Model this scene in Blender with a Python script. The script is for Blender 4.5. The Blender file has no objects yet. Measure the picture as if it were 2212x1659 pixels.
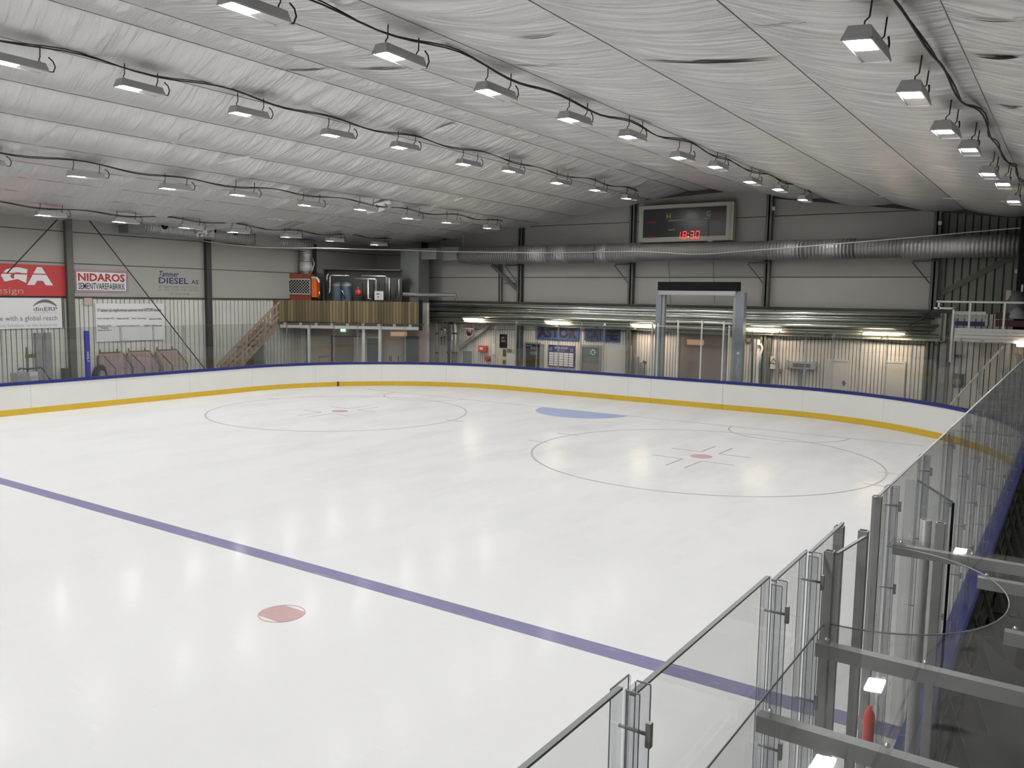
import bpy, math, random
from math import sin, cos, pi, radians, sqrt, floor, atan2, hypot
from mathutils import Vector, Matrix
from mathutils import noise as mnoise
random.seed(7)
SC = bpy.context.scene
COL = SC.collection
# ------------------------------------------------------------------ camera
CX, CY, CZ = 14.7726, -26.5725, 4.1035
YAW, PITCH, ROLL, FPX = 0.5957, 0.1031, 0.0158, 1794.98
W, H = 2212, 1659
FWD = Vector((-sin(YAW) * cos(PITCH), cos(YAW) * cos(PITCH), -sin(PITCH)))
_r = FWD.cross(Vector((0, 0, 1))).normalized(); _u = _r.cross(FWD)
RGT = cos(ROLL) * _r + sin(ROLL) * _u
UPV = -sin(ROLL) * _r + cos(ROLL) * _u
cd = bpy.data.cameras.new('camera'); cam = bpy.data.objects.new('camera', cd); COL.objects.link(cam)
cam.matrix_world = Matrix(((RGT.x, UPV.x, -FWD.x, CX), (RGT.y, UPV.y, -FWD.y, CY), (RGT.z, UPV.z, -FWD.z, CZ), (0, 0, 0, 1)))
cd.sensor_fit = 'HORIZONTAL'; cd.angle_x = 2 * math.atan(W / 2 / FPX); cd.clip_start = 0.05; cd.clip_end = 300
SC.camera = cam
# ------------------------------------------------------------------ light, exposure
w = bpy.data.worlds.new('world'); SC.world = w; w.use_nodes = True
w.node_tree.nodes['Background'].inputs[0].default_value = (0.5, 0.52, 0.55, 1)
w.node_tree.nodes['Background'].inputs[1].default_value = 0.02
SC.view_settings.view_transform = 'Standard'; SC.view_settings.look = 'None'
SC.view_settings.exposure = 0.0; SC.view_settings.gamma = 1.0; SC.view_settings.use_curve_mapping = False
LAMP_STRENGTH = 205.0
CAFE_STRENGTH = 34.0
try:
    SC.cycles.sample_clamp_indirect = 6.0; SC.cycles.max_bounces = 7; SC.cycles.transparent_max_bounces = 32
    SC.cycles.diffuse_bounces = 4; SC.cycles.use_denoising = True; SC.cycles.caustics_reflective = False
except Exception: pass

# ------------------------------------------------------------------ helpers
def ray(px, py):
    return FWD + RGT * ((px - W / 2) / FPX) - UPV * ((py - H / 2) / FPX)
C0 = Vector((CX, CY, CZ))
def atz(px, py, z):
    d = ray(px, py); return C0 + d * ((z - CZ) / d.z)

def tag(o, label=None, cat=None, group=None, kind=None):
    if label: o['label'] = label
    if cat: o['category'] = cat
    if group: o['group'] = group
    if kind: o['kind'] = kind
    return o
def empty(name, loc, label=None, cat=None, group=None, kind=None):
    o = bpy.data.objects.new(name, None); COL.objects.link(o); o.location = loc; o.empty_display_size = 0.2
    return tag(o, label, cat, group, kind)
def wloc(o):
    v = Vector((0, 0, 0))
    while o is not None:
        v += Vector(o.location); o = o.parent
    return v
class MB:
    """collects shapes in world coordinates; build() links them as one mesh object"""
    def __init__(s): s.v = []; s.f = []; s.sm = []
    def add(s, vs, fs, smooth=False):
        n = len(s.v); s.v += [tuple(v) for v in vs]; s.f += [tuple(i + n for i in f) for f in fs]; s.sm += [smooth] * len(fs); return s
    def box(s, x0, x1, y0, y1, z0, z1):
        vs = [(x, y, z) for z in (z0, z1) for y in (y0, y1) for x in (x0, x1)]
        return s.add(vs, [(0, 2, 3, 1), (4, 5, 7, 6), (0, 1, 5, 4), (2, 6, 7, 3), (0, 4, 6, 2), (1, 3, 7, 5)])
    def bar(s, a, b, wd, ht, up=(0, 0, 1)):
        a = Vector(a); b = Vector(b); d = (b - a).normalized(); up = Vector(up)
        if abs(d.dot(up)) > .98: up = Vector((0, 1, 0))
        r = d.cross(up).normalized() * wd / 2; u = r.cross(d).normalized() * ht / 2
        vs = [p + q for p in (a, b) for q in (-r - u, r - u, r + u, -r + u)]
        return s.add(vs, [(0, 1, 2, 3), (7, 6, 5, 4), (0, 4, 5, 1), (1, 5, 6, 2), (2, 6, 7, 3), (3, 7, 4, 0)])
    def tube(s, pts, r, n=8, closed=False, caps=True):
        pts = [Vector(q) for q in pts]; m = len(pts); rr = r if isinstance(r, (list, tuple)) else [r] * m
        vs = []; prev = None
        for i, q in enumerate(pts):
            if closed: t = pts[(i + 1) % m] - pts[i - 1]
            else: t = pts[min(i + 1, m - 1)] - pts[max(i - 1, 0)]
            t.normalize()
            if prev is None:
                a = t.orthogonal().normalized()
            else:
                a = prev - t * prev.dot(t)
                a = a.normalized() if a.length > 1e-6 else t.orthogonal().normalized()
            prev = a; b = t.cross(a)
            vs += [q + (a * cos(2 * pi * k / n) + b * sin(2 * pi * k / n)) * rr[i] for k in range(n)]
        fs = []
        for i in range(m if closed else m - 1):
            j = (i + 1) % m
            fs += [(i * n + k, i * n + (k + 1) % n, j * n + (k + 1) % n, j * n + k) for k in range(n)]
        s.add(vs, fs, True)
        if caps and not closed:
            N = len(s.v) - len(vs)
            s.f += [tuple(N + k for k in reversed(range(n))), tuple(N + (m - 1) * n + k for k in range(n))]; s.sm += [False, False]
        return s
    def lathe(s, c, prof, n=20, axis=(0, 0, 1)):
        ax = Vector(axis).normalized(); a = ax.orthogonal().normalized(); b = ax.cross(a); c = Vector(c)
        vs = [c + ax * h + (a * cos(2 * pi * k / n) + b * sin(2 * pi * k / n)) * max(r, 1e-4) for r, h in prof for k in range(n)]
        fs = [(i * n + k, i * n + (k + 1) % n, (i + 1) * n + (k + 1) % n, (i + 1) * n + k) for i in range(len(prof) - 1) for k in range(n)]
        return s.add(vs, fs, True)
    def prism(s, poly, off):
        """poly: list of 3D points, extruded by vector off"""
        off = Vector(off); n = len(poly); vs = [Vector(q) for q in poly] + [Vector(q) + off for q in poly]
        return s.add(vs, [tuple(reversed(range(n))), tuple(range(n, 2 * n))] + [(k, (k + 1) % n, n + (k + 1) % n, n + k) for k in range(n)])
    def build(s, name, m, parent=None, label=None, cat=None, group=None, kind=None):
        L = wloc(parent) if parent is not None else Vector((0, 0, 0))
        me = bpy.data.meshes.new(name)
        if parent is None and s.v:
            xs = [v[0] for v in s.v]; ys = [v[1] for v in s.v]; zs = [v[2] for v in s.v]
            if kind == 'structure': O = Vector((0, 0, 0))
            else: O = Vector(((min(xs) + max(xs)) / 2, (min(ys) + max(ys)) / 2, min(zs)))
        else: O = L
        me.from_pydata([(v[0] - O.x, v[1] - O.y, v[2] - O.z) for v in s.v], [], s.f)
        me.polygons.foreach_set('use_smooth', s.sm); me.materials.append(m); me.update()
        o = bpy.data.objects.new(name, me); COL.objects.link(o)
        if parent is not None: o.parent = parent
        else: o.location = O
        return tag(o, label, cat, group, kind)
def copy_tree(o, parent=None):
    c = o.copy(); COL.objects.link(c); c.parent = parent
    for ch in [x for x in o.children]: copy_tree(ch, c)
    return c

# ------------------------------------------------------------------ materials
def nt(name):
    m = bpy.data.materials.new(name); m.use_nodes = True
    return m, m.node_tree.nodes, m.node_tree.links, m.node_tree.nodes['Principled BSDF']
def mat(name, c, rough=.6, metal=0., noise=0., nscale=4., bump=0., coat=0., emit=0., spec=.5, stretch=None):
    m, N, K, P = nt(name)
    P.inputs['Base Color'].default_value = (*c, 1); P.inputs['Roughness'].default_value = rough; P.inputs['Metallic'].default_value = metal
    P.inputs['Specular IOR Level'].default_value = spec
    if coat: P.inputs['Coat Weight'].default_value = coat; P.inputs['Coat Roughness'].default_value = .1
    if emit: P.inputs['Emission Color'].default_value = (*c, 1); P.inputs['Emission Strength'].default_value = emit
    if noise or bump:
        tc = N.new('ShaderNodeTexCoord'); mp = N.new('ShaderNodeMapping'); nz = N.new('ShaderNodeTexNoise')
        if stretch: mp.inputs['Scale'].default_value = stretch
        nz.inputs['Scale'].default_value = nscale; nz.inputs['Detail'].default_value = 5
        K.new(tc.outputs['Object'], mp.inputs[0]); K.new(mp.outputs[0], nz.inputs[0])
        if noise:
            mx = N.new('ShaderNodeMix'); mx.data_type = 'RGBA'
            mx.inputs[6].default_value = (*[max(0, x * (1 - noise)) for x in c], 1); mx.inputs[7].default_value = (*[min(1, x * (1 + noise)) for x in c], 1)
            K.new(nz.outputs['Fac'], mx.inputs[0]); K.new(mx.outputs[2], P.inputs['Base Color'])
        if bump:
            b = N.new('ShaderNodeBump'); b.inputs['Strength'].default_value = bump; b.inputs['Distance'].default_value = .02
            K.new(nz.outputs['Fac'], b.inputs['Height']); K.new(b.outputs[0], P.inputs['Normal'])
    return m
def mat_emit(name, c, s):
    m, N, K, P = nt(name); N.remove(P); e = N.new('ShaderNodeEmission'); e.inputs[0].default_value = (*c, 1); e.inputs[1].default_value = s
    K.new(e.outputs[0], N['Material Output'].inputs[0]); return m
def mat_glass(name, tint, ior=1.45, rough=.02, haze=.0, hazec=(.5, .5, .5), fs=.4):
    """thin clear sheet: tinted see-through with a surface reflection"""
    m, N, K, P = nt(name); N.remove(P)
    t = N.new('ShaderNodeBsdfTransparent'); t.inputs[0].default_value = (*tint, 1)
    g = N.new('ShaderNodeBsdfGlossy'); g.inputs['Roughness'].default_value = rough; g.inputs[0].default_value = (1, 1, 1, 1)
    lw = N.new('ShaderNodeLayerWeight'); pw = N.new('ShaderNodeMath'); pw.operation = 'POWER'; pw.inputs[1].default_value = 5.; K.new(lw.outputs['Facing'], pw.inputs[0])
    lw.inputs[0].default_value = .5; f0 = ((ior - 1) / (ior + 1)) ** 2
    f = N.new('ShaderNodeMath'); f.operation = 'MULTIPLY_ADD'; f.inputs[1].default_value = (1 - f0) * fs; f.inputs[2].default_value = f0; K.new(pw.outputs[0], f.inputs[0])
    mx = N.new('ShaderNodeMixShader'); K.new(f.outputs[0], mx.inputs[0]); K.new(t.outputs[0], mx.inputs[1]); K.new(g.outputs[0], mx.inputs[2])
    out = mx
    if haze:
        d = N.new('ShaderNodeBsdfDiffuse'); d.inputs[0].default_value = (*hazec, 1)
        m2 = N.new('ShaderNodeMixShader'); m2.inputs[0].default_value = haze
        K.new(mx.outputs[0], m2.inputs[1]); K.new(d.outputs[0], m2.inputs[2]); out = m2
    K.new(out.outputs[0], N['Material Output'].inputs[0]); return m
def mat_ice(name, c, wear=0., wcol=(.8, .8, .82)):
    """frozen surface: diffuse paint under a smooth icy skin; worn patches follow a noise"""
    m, N, K, P = nt(name)
    tc = N.new('ShaderNodeTexCoord'); mp = N.new('ShaderNodeMapping'); mp.inputs['Scale'].default_value = (.42, .16, 1); mp.inputs['Rotation'].default_value = (0, 0, .5)
    nz = N.new('ShaderNodeTexNoise'); nz.inputs['Scale'].default_value = 1.6; nz.inputs['Detail'].default_value = 7; nz.inputs['Roughness'].default_value = .62
    K.new(tc.outputs['Object'], mp.inputs[0]); K.new(mp.outputs[0], nz.inputs[0])
    mr = N.new('ShaderNodeMapRange'); mr.inputs[1].default_value = .45; mr.inputs[2].default_value = .72
    K.new(nz.outputs['Fac'], mr.inputs[0])
    mx = N.new('ShaderNodeMix'); mx.data_type = 'RGBA'; mx.inputs[6].default_value = (*c, 1)
    mx.inputs[7].default_value = (*(tuple(a * (1 - wear) + b * wear for a, b in zip(c, wcol))), 1)
    sy = N.new('ShaderNodeSeparateXYZ'); K.new(tc.outputs['Object'], sy.inputs[0]); my = N.new('ShaderNodeMapRange'); my.inputs[1].default_value = -19.; my.inputs[2].default_value = -8.; my.inputs[3].default_value = .12; my.inputs[4].default_value = .8
    K.new(sy.outputs[1], my.inputs[0]); mw = N.new('ShaderNodeMath'); mw.operation = 'MULTIPLY'; K.new(mr.outputs[0], mw.inputs[0]); K.new(my.outputs[0], mw.inputs[1]); K.new(mw.outputs[0], mx.inputs[0])
    # skate scratches
    sp = N.new('ShaderNodeMapping'); sp.inputs['Scale'].default_value = (.6, 5, 1); sp.inputs['Rotation'].default_value = (0, 0, .9)
    s1 = N.new('ShaderNodeTexNoise'); s1.inputs['Scale'].default_value = 3.; s1.inputs['Detail'].default_value = 6; s1.inputs['Distortion'].default_value = 1.2
    K.new(tc.outputs['Object'], sp.inputs[0]); K.new(sp.outputs[0], s1.inputs[0])
    r2 = N.new('ShaderNodeMapRange'); r2.inputs[1].default_value = .62; r2.inputs[2].default_value = .75; r2.inputs[4].default_value = .55
    K.new(s1.outputs['Fac'], r2.inputs[0])
    m2 = N.new('ShaderNodeMix'); m2.data_type = 'RGBA'; m2.inputs[7].default_value = (*(min(1, x * .4 + .55) for x in c), 1)
    K.new(r2.outputs[0], m2.inputs[0]); K.new(mx.outputs[2], m2.inputs[6]); K.new(m2.outputs[2], P.inputs['Base Color'])
    P.inputs['Roughness'].default_value = .75; P.inputs['Specular IOR Level'].default_value = .2
    P.inputs['Coat Weight'].default_value = .6; P.inputs['Coat IOR'].default_value = 1.1
    rr = N.new('ShaderNodeMapRange'); rr.inputs[3].default_value = .12; rr.inputs[4].default_value = .2
    K.new(nz.outputs['Fac'], rr.inputs[0]); K.new(rr.outputs[0], P.inputs['Coat Roughness'])
    b = N.new('ShaderNodeBump'); b.inputs['Strength'].default_value = .05; b.inputs['Distance'].default_value = .01
    K.new(s1.outputs['Fac'], b.inputs['Height']); K.new(b.outputs[0], P.inputs['Coat Normal'])
    return m
def mat_plank(name, c, var=.3, rough=.8):
    m, N, K, P = nt(name); g = N.new('ShaderNodeNewGeometry'); mx = N.new('ShaderNodeMix'); mx.data_type = 'RGBA'
    mx.inputs[6].default_value = (*[x * (1 - var) for x in c], 1); mx.inputs[7].default_value = (*[min(1, x * (1 + var)) for x in c], 1)
    K.new(g.outputs['Random Per Island'], mx.inputs[0]); K.new(mx.outputs[2], P.inputs['Base Color']); P.inputs['Roughness'].default_value = rough
    return m
def mat_spiral(name, c, period=.12, rough=.35, metal=.9, axis='X'):
    """spiral-folded sheet duct: fine seams along its length, with duller sections"""
    m, N, K, P = nt(name); tc = N.new('ShaderNodeTexCoord')
    wv = N.new('ShaderNodeTexWave'); wv.bands_direction = axis; wv.inputs['Scale'].default_value = .314 / period; wv.inputs['Distortion'].default_value = .3
    K.new(tc.outputs['Object'], wv.inputs[0])
    mx = N.new('ShaderNodeMix'); mx.data_type = 'RGBA'; mx.inputs[6].default_value = (*[x * .85 for x in c], 1); mx.inputs[7].default_value = (*c, 1)
    K.new(wv.outputs['Fac'], mx.inputs[0]); K.new(mx.outputs[2], P.inputs['Base Color'])
    nz = N.new('ShaderNodeTexNoise'); nz.inputs['Scale'].default_value = .7; K.new(tc.outputs['Object'], nz.inputs[0])
    mr = N.new('ShaderNodeMapRange'); mr.inputs[3].default_value = rough; mr.inputs[4].default_value = rough + .3
    K.new(nz.outputs['Fac'], mr.inputs[0]); K.new(mr.outputs[0], P.inputs['Roughness']); P.inputs['Metallic'].default_value = metal
    b = N.new('ShaderNodeBump'); b.inputs['Strength'].default_value = .6; b.inputs['Distance'].default_value = .02
    K.new(wv.outputs['Fac'], b.inputs['Height']); K.new(b.outputs[0], P.inputs['Normal'])
    return m
def mat_net(name, c, cell=.05, fill=.3):
    m, N, K, P = nt(name); N.remove(P); tc = N.new('ShaderNodeTexCoord'); sp = N.new('ShaderNodeSeparateXYZ'); K.new(tc.outputs['Object'], sp.inputs[0])
    def strand(out):
        a = N.new('ShaderNodeMath'); a.operation = 'DIVIDE'; a.inputs[1].default_value = cell; K.new(out, a.inputs[0])
        b = N.new('ShaderNodeMath'); b.operation = 'FRACT'; K.new(a.outputs[0], b.inputs[0])
        c_ = N.new('ShaderNodeMath'); c_.operation = 'LESS_THAN'; c_.inputs[1].default_value = fill; K.new(b.outputs[0], c_.inputs[0]); return c_
    y, z = strand(sp.outputs['Y']), strand(sp.outputs['Z'])
    mm = N.new('ShaderNodeMath'); mm.operation = 'MAXIMUM'; K.new(y.outputs[0], mm.inputs[0]); K.new(z.outputs[0], mm.inputs[1])
    t = N.new('ShaderNodeBsdfTransparent'); d = N.new('ShaderNodeBsdfDiffuse'); d.inputs[0].default_value = (*c, 1)
    mx = N.new('ShaderNodeMixShader'); K.new(mm.outputs[0], mx.inputs[0]); K.new(t.outputs[0], mx.inputs[1]); K.new(d.outputs[0], mx.inputs[2])
    K.new(mx.outputs[0], N['Material Output'].inputs[0]); return m
def mat_fabric(name):
    """aluminised roof cloth: dull metal sheen, fine crosswise gathers, dark spots near the lamps held in a colour attribute"""
    m, N, K, P = nt(name); tc = N.new('ShaderNodeTexCoord')
    mp = N.new('ShaderNodeMapping'); mp.inputs['Scale'].default_value = (.5, 7., 1)
    sx = N.new('ShaderNodeSeparateXYZ'); ab = N.new('ShaderNodeMath'); ab.operation = 'ABSOLUTE'; sb = N.new('ShaderNodeMath'); sb.operation = 'SUBTRACT'; sb.inputs[1].default_value = 3.
    ma = N.new('ShaderNodeMath'); ma.operation = 'MULTIPLY_ADD'; ma.inputs[1].default_value = -.3; cb = N.new('ShaderNodeCombineXYZ')
    K.new(tc.outputs['Object'], sx.inputs[0]); K.new(sx.outputs[0], sb.inputs[0]); K.new(sb.outputs[0], ab.inputs[0]); K.new(ab.outputs[0], ma.inputs[0]); K.new(sx.outputs[1], ma.inputs[2]); K.new(sx.outputs[0], cb.inputs[0]); K.new(ma.outputs[0], cb.inputs[1]); K.new(cb.outputs[0], mp.inputs[0])
    nz = N.new('ShaderNodeTexNoise'); nz.inputs['Scale'].default_value = 1.; nz.inputs['Detail'].default_value = 4; nz.inputs['Distortion'].default_value = .5
    K.new(mp.outputs[0], nz.inputs[0])
    b = N.new('ShaderNodeBump'); b.inputs['Strength'].default_value = 1.; b.inputs['Distance'].default_value = .06
    K.new(nz.outputs['Fac'], b.inputs['Height']); K.new(b.outputs[0], P.inputs['Normal'])
    at = N.new('ShaderNodeAttribute'); at.attribute_name = 'dark_spots'
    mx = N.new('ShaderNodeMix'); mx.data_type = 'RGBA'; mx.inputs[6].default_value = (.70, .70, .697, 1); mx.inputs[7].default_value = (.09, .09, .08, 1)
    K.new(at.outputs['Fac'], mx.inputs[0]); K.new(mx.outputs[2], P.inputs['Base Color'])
    P.inputs['Metallic'].default_value = .65; P.inputs['Roughness'].default_value = .38
    return m

M = dict(
    ice=mat_ice('ice_white', (.835, .84, .845), .6, (.60, .61, .625)),
    iceblue=mat_ice('ice_blue_paint', (.25, .235, .40), .35, (.42, .41, .54)),
    icered=mat_ice('ice_red_paint', (.62, .42, .42), .4, (.76, .66, .65)),
    icedull=mat_ice('ice_line_paint', (.50, .46, .47), .5, (.68, .66, .67)),
    icecrease=mat_ice('ice_crease_paint', (.38, .45, .72), .2, (.55, .6, .75)),
    concrete=mat('concrete', (.06, .06, .06), .8, noise=.3, bump=.3),
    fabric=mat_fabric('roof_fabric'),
    cladding=mat('white_cladding', (.62, .62, .58), .55, noise=.08, nscale=1.5),
    claddingwarm=mat('cream_cladding', (.68, .65, .60), .55, noise=.1, nscale=1.5),
    groove=mat('groove_dark', (.05, .05, .05), .9),
    greenclad=mat('grey_green_cladding', (.16, .165, .13), .6, noise=.15),
    panel=mat('wall_panel', (.36, .355, .325), .65, noise=.05, nscale=.6),
    steel=mat('painted_steel_grey', (.10, .105, .09), .55, noise=.2),
    steeldark=mat('painted_steel_dark', (.035, .035, .035), .5),
    hoist=mat('blue_grey_steel', (.24, .26, .30), .5, noise=.08),
    board=mat('white_board', (.80, .80, .77), .35, noise=.04, nscale=1.2, coat=.2),
    kick=mat('yellow_kickplate', (.66, .44, .03), .4, noise=.08),
    bluecap=mat('blue_plastic', (.009, .018, .17), .4, noise=.15),
    blueflat=mat('blue_paint', (.02, .03, .26), .5),
    joint=mat('board_joint', (.58, .58, .57), .7),
    glass=mat_glass('acrylic_sheet', (.93, .94, .935)),
    glassside=mat_glass('acrylic_sheet_side', (.94, .945, .945), fs=.65),
    profile=mat_glass('acrylic_profile', (.925, .93, .94), 1.5, .05, .04, (.6, .6, .62), .35),
    edge=mat('acrylic_edge', (.22, .24, .24), .3),
    alu=mat('aluminium', (.46, .46, .47), .38, metal=.75, noise=.06),
    galv=mat('galvanised', (.36, .365, .36), .45, metal=.25, noise=.15, nscale=9),
    alubeam=mat('aluminium_beam', (.33, .335, .335), .45, metal=.2, noise=.06),
    chrome=mat('bright_metal', (.75, .75, .75), .2, metal=1.),
    pipe=mat('pipe_jacket', (.62, .63, .6), .28, metal=.95, noise=.15, nscale=6),
    pipedull=mat('pipe_jacket_dull', (.30, .32, .27), .5, metal=.5, noise=.2),
    duct=mat_spiral('spiral_duct', (.27, .27, .265), metal=.7, rough=.45),
    ducty=mat_spiral('spiral_duct_wall', (.42, .43, .43), metal=.7, rough=.4, axis='Y'),
    ductgrey=mat('sheet_duct', (.25, .26, .26), .5, metal=.4, noise=.1),
    black=mat('black', (.008, .008, .008), .6, spec=.15),
    rubber=mat('black_rubber', (.02, .02, .02), .85, noise=.3),
    dark=mat('dark_grey', (.06, .06, .06), .6, noise=.2),
    white=mat('white_paint', (.74, .74, .71), .5),
    offwhite=mat('off_white', (.62, .61, .58), .5, noise=.06),
    cream=mat('cream_door', (.60, .57, .52), .5, noise=.05),
    beige=mat('beige_panel', (.50, .42, .36), .6, noise=.08),
    brown=mat('brown_grey', (.22, .18, .15), .6, noise=.12),
    midgrey=mat('mid_grey', (.25, .26, .27), .55, noise=.08),
    bluegrey=mat('blue_grey_glass', (.13, .165, .17), .25),
    cabinet=mat('cabinet_grey', (.09, .095, .11), .5),
    red=mat('red_banner', (.50, .045, .05), .55, noise=.05),
    redbright=mat('red_paint', (.62, .06, .04), .45),
    darkred=mat('dark_red', (.06, .012, .016), .6, noise=.3),
    maroon=mat('maroon', (.026, .005, .016), .5),
    skyblue=mat('light_blue_sign', (.03, .08, .24), .5, noise=.35, nscale=3),
    navy=mat('navy', (.02, .025, .13), .5),
    signwhite=mat('sign_white', (.74, .74, .75), .5),
    text=mat('text_black', (.03, .03, .04), .6),
    textgrey=mat('text_grey', (.16, .16, .16), .6),
    textlight=mat('text_light_grey', (.40, .40, .41), .6),
    textblue=mat('text_blue', (.02, .02, .12), .6),
    textred=mat('text_red', (.42, .03, .02), .6),
    orange=mat('orange_paint', (.72, .13, .01), .5),
    orangedark=mat('rust_orange_paint', (.26, .05, .015), .6),
    wood=mat_plank('timber_planks', (.17, .13, .07), .4),
    woodpale=mat_plank('stair_timber', (.27, .20, .15), .35),
    yellow=mat('yellow_board', (.42, .34, .10), .6, noise=.2),
    yellowpale=mat('pale_yellow_board', (.60, .57, .36), .6, noise=.1),
    tank=mat('blue_tank', (.08, .115, .165), .4, noise=.15),
    net=mat_net('goal_net', (.36, .27, .27), .05, .42),
    goalred=mat('goal_frame_red', (.13, .06, .055), .5),
    olive=mat('olive_grey', (.10, .11, .08), .6),
    tarp=mat('green_tarpaulin', (.035, .038, .028), .5, noise=.4, nscale=3, bump=.6),
    rope=mat('white_rope', (.60, .61, .54), .6),
    cable=mat('black_cable', (.015, .015, .015), .6),
    housing=mat('lamp_housing', (.60, .60, .605), .45, metal=.2),
    lens=mat('lamp_glass', (.62, .62, .63), .25),
    led=mat_emit('led', (1., .985, .96), LAMP_STRENGTH),
    tube=mat_emit('warm_tube', (1., .80, .58), CAFE_STRENGTH),
    dim=mat_emit('window_glow', (1., .62, .38), .42),
    exitg=mat_emit('exit_green', (.55, .95, .70), .9),
    exitw=mat_emit('exit_white', (.9, 1., .95), 1.5),
    ledred=mat_emit('digit_red', (1., .06, .07), 2.2),
    ledyel=mat_emit('digit_yellow', (.9, .8, .1), 2.5),
    screenred=mat('dim_red_text', (.35, .02, .02), .5),
    screenyel=mat('dim_yellow_text', (.45, .40, .05), .5),
    screengrey=mat('dim_grey_line', (.16, .16, .16), .5),
    scoreface=mat('score_face', (.012, .012, .014), .3),
    scoreframe=mat('score_frame', (.42, .42, .36), .45, noise=.05),
)

# ------------------------------------------------------------------ vertical wall planes: s along, d out, z up
class Frame:
    def __init__(f, a, b):
        f.a = Vector((a[0], a[1], 0)); f.u = Vector((b[0] - a[0], b[1] - a[1], 0)).normalized()
        f.n = Vector((f.u.y, -f.u.x, 0)); f.L = hypot(b[0] - a[0], b[1] - a[1])
    def P(f, s, d, z): return f.a + f.u * s + f.n * d + Vector((0, 0, z))
    def px(f, x, y, d=0.):
        r = ray(x, y); o = f.a + f.n * d; t = (o - C0).dot(f.n) / r.dot(f.n); q = C0 + r * t
        return (q - o).dot(f.u), q.z
    def rect(f, x0, y0, x1, y1, d=0.):
        """pixel rectangle -> s0,s1,z0,z1 on the plane at depth d"""
        ym = (y0 + y1) / 2; xm = (x0 + x1) / 2
        return f.px(x0, ym, d)[0], f.px(x1, ym, d)[0], f.px(xm, y1, d)[1], f.px(xm, y0, d)[1]
    def box(f, mb, s0, s1, d0, d1, z0, z1):
        vs = [f.P(s, d, z) for z in (z0, z1) for d in (d1, d0) for s in (s0, s1)]
        return mb.add(vs, [(0, 2, 3, 1), (4, 5, 7, 6), (0, 1, 5, 4), (2, 6, 7, 3), (0, 4, 6, 2), (1, 3, 7, 5)])
FAR = Frame((-17, 7), (17, 7)); LEFT = Frame((-17, -40), (-17, 7))
BALC = Frame((-17, -.1), (-11, 3.7)); UNDER = Frame((-17, 1.6), (-11.9, 5.3))

def text(fr, body, s0, s1, z0, z1, d, m, parent, name='lettering', shear=0., bold=0., roll=False, **kw):
    cu = bpy.data.curves.new('t', 'FONT'); cu.body = body; cu.shear = shear; cu.offset = bold; cu.resolution_u = 2; cu.space_line = 1.1
    cu.align_x = 'LEFT'
    to = bpy.data.objects.new('t', cu); COL.objects.link(to)
    dg = bpy.context.evaluated_depsgraph_get(); me0 = bpy.data.meshes.new_from_object(to.evaluated_get(dg))
    vs = [v.co.copy() for v in me0.vertices]; fs = [tuple(q.vertices) for q in me0.polygons]
    bpy.data.objects.remove(to); bpy.data.curves.remove(cu); bpy.data.meshes.remove(me0)
    if not vs: return None
    x0 = min(v.x for v in vs); x1 = max(v.x for v in vs); y0 = min(v.y for v in vs); y1 = max(v.y for v in vs)
    out = []
    for v in vs:
        a = (v.x - x0) / max(1e-6, x1 - x0); b = (v.y - y0) / max(1e-6, y1 - y0)
        if roll: a, b = b, 1 - a     # reads downwards
        out.append(fr.P(s0 + a * (s1 - s0), d, z0 + b * (z1 - z0)))
    mb = MB(); mb.add(out, fs)
    return mb.build(name, m, parent, **kw)

def boxthing(fr, name, label, cat, rc, depth, m, d=0., group=None):
    s0, s1, z0, z1 = fr.rect(*rc, d + depth); mb = MB(); fr.box(mb, s0, s1, d, d + depth, z0, z1)
    return mb.build(name, m, None, label, cat, group)

# ------------------------------------------------------------------ rink outline
XW, YE, RC = 13.954, 3.952, 8.171
Y0 = -35.0
L1 = (YE - RC) - Y0; LA = RC * pi / 2; L2 = 2 * (XW - RC)
def perim(s):
    """point on the inner board face and outward normal; s runs left side, far end, right side"""
    if s < L1: return (-XW, Y0 + s), (-1., 0.)
    s -= L1
    if s < LA:
        a = s / RC; return (-XW + RC - RC * cos(a), YE - RC + RC * sin(a)), (-cos(a), sin(a))
    s -= LA
    if s < L2: return (-XW + RC + s, YE), (0., 1.)
    s -= L2
    if s < LA:
        a = s / RC; return (XW - RC + RC * sin(a), YE - RC + RC * cos(a)), (sin(a), cos(a))
    s -= LA
    return (XW, YE - RC - s), (1., 0.)
LT = 2 * L1 + 2 * LA + L2
S_END0 = L1 + LA; S_R = L1 + 2 * LA + L2
def s_end(x): return S_END0 + x - (-XW + RC)
def s_right(y): return S_R + (YE - RC) - y
def sweep(mb, s0, s1, prof, step=.35, smooth=False):
    n = max(1, int((s1 - s0) / step)); vs = []
    for i in range(n + 1):
        (x, y), (nx, ny) = perim(s0 + (s1 - s0) * i / n)
        vs += [(x + nx * o, y + ny * o, z) for o, z in prof]
    k = len(prof); fs = [(i * k + j, (i + 1) * k + j, (i + 1) * k + (j + 1) % k, i * k + (j + 1) % k) for i in range(n) for j in range(k)]
    fs += [tuple(range(k)), tuple(n * k + j for j in reversed(range(k)))]
    return mb.add(vs, fs, smooth)

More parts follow.
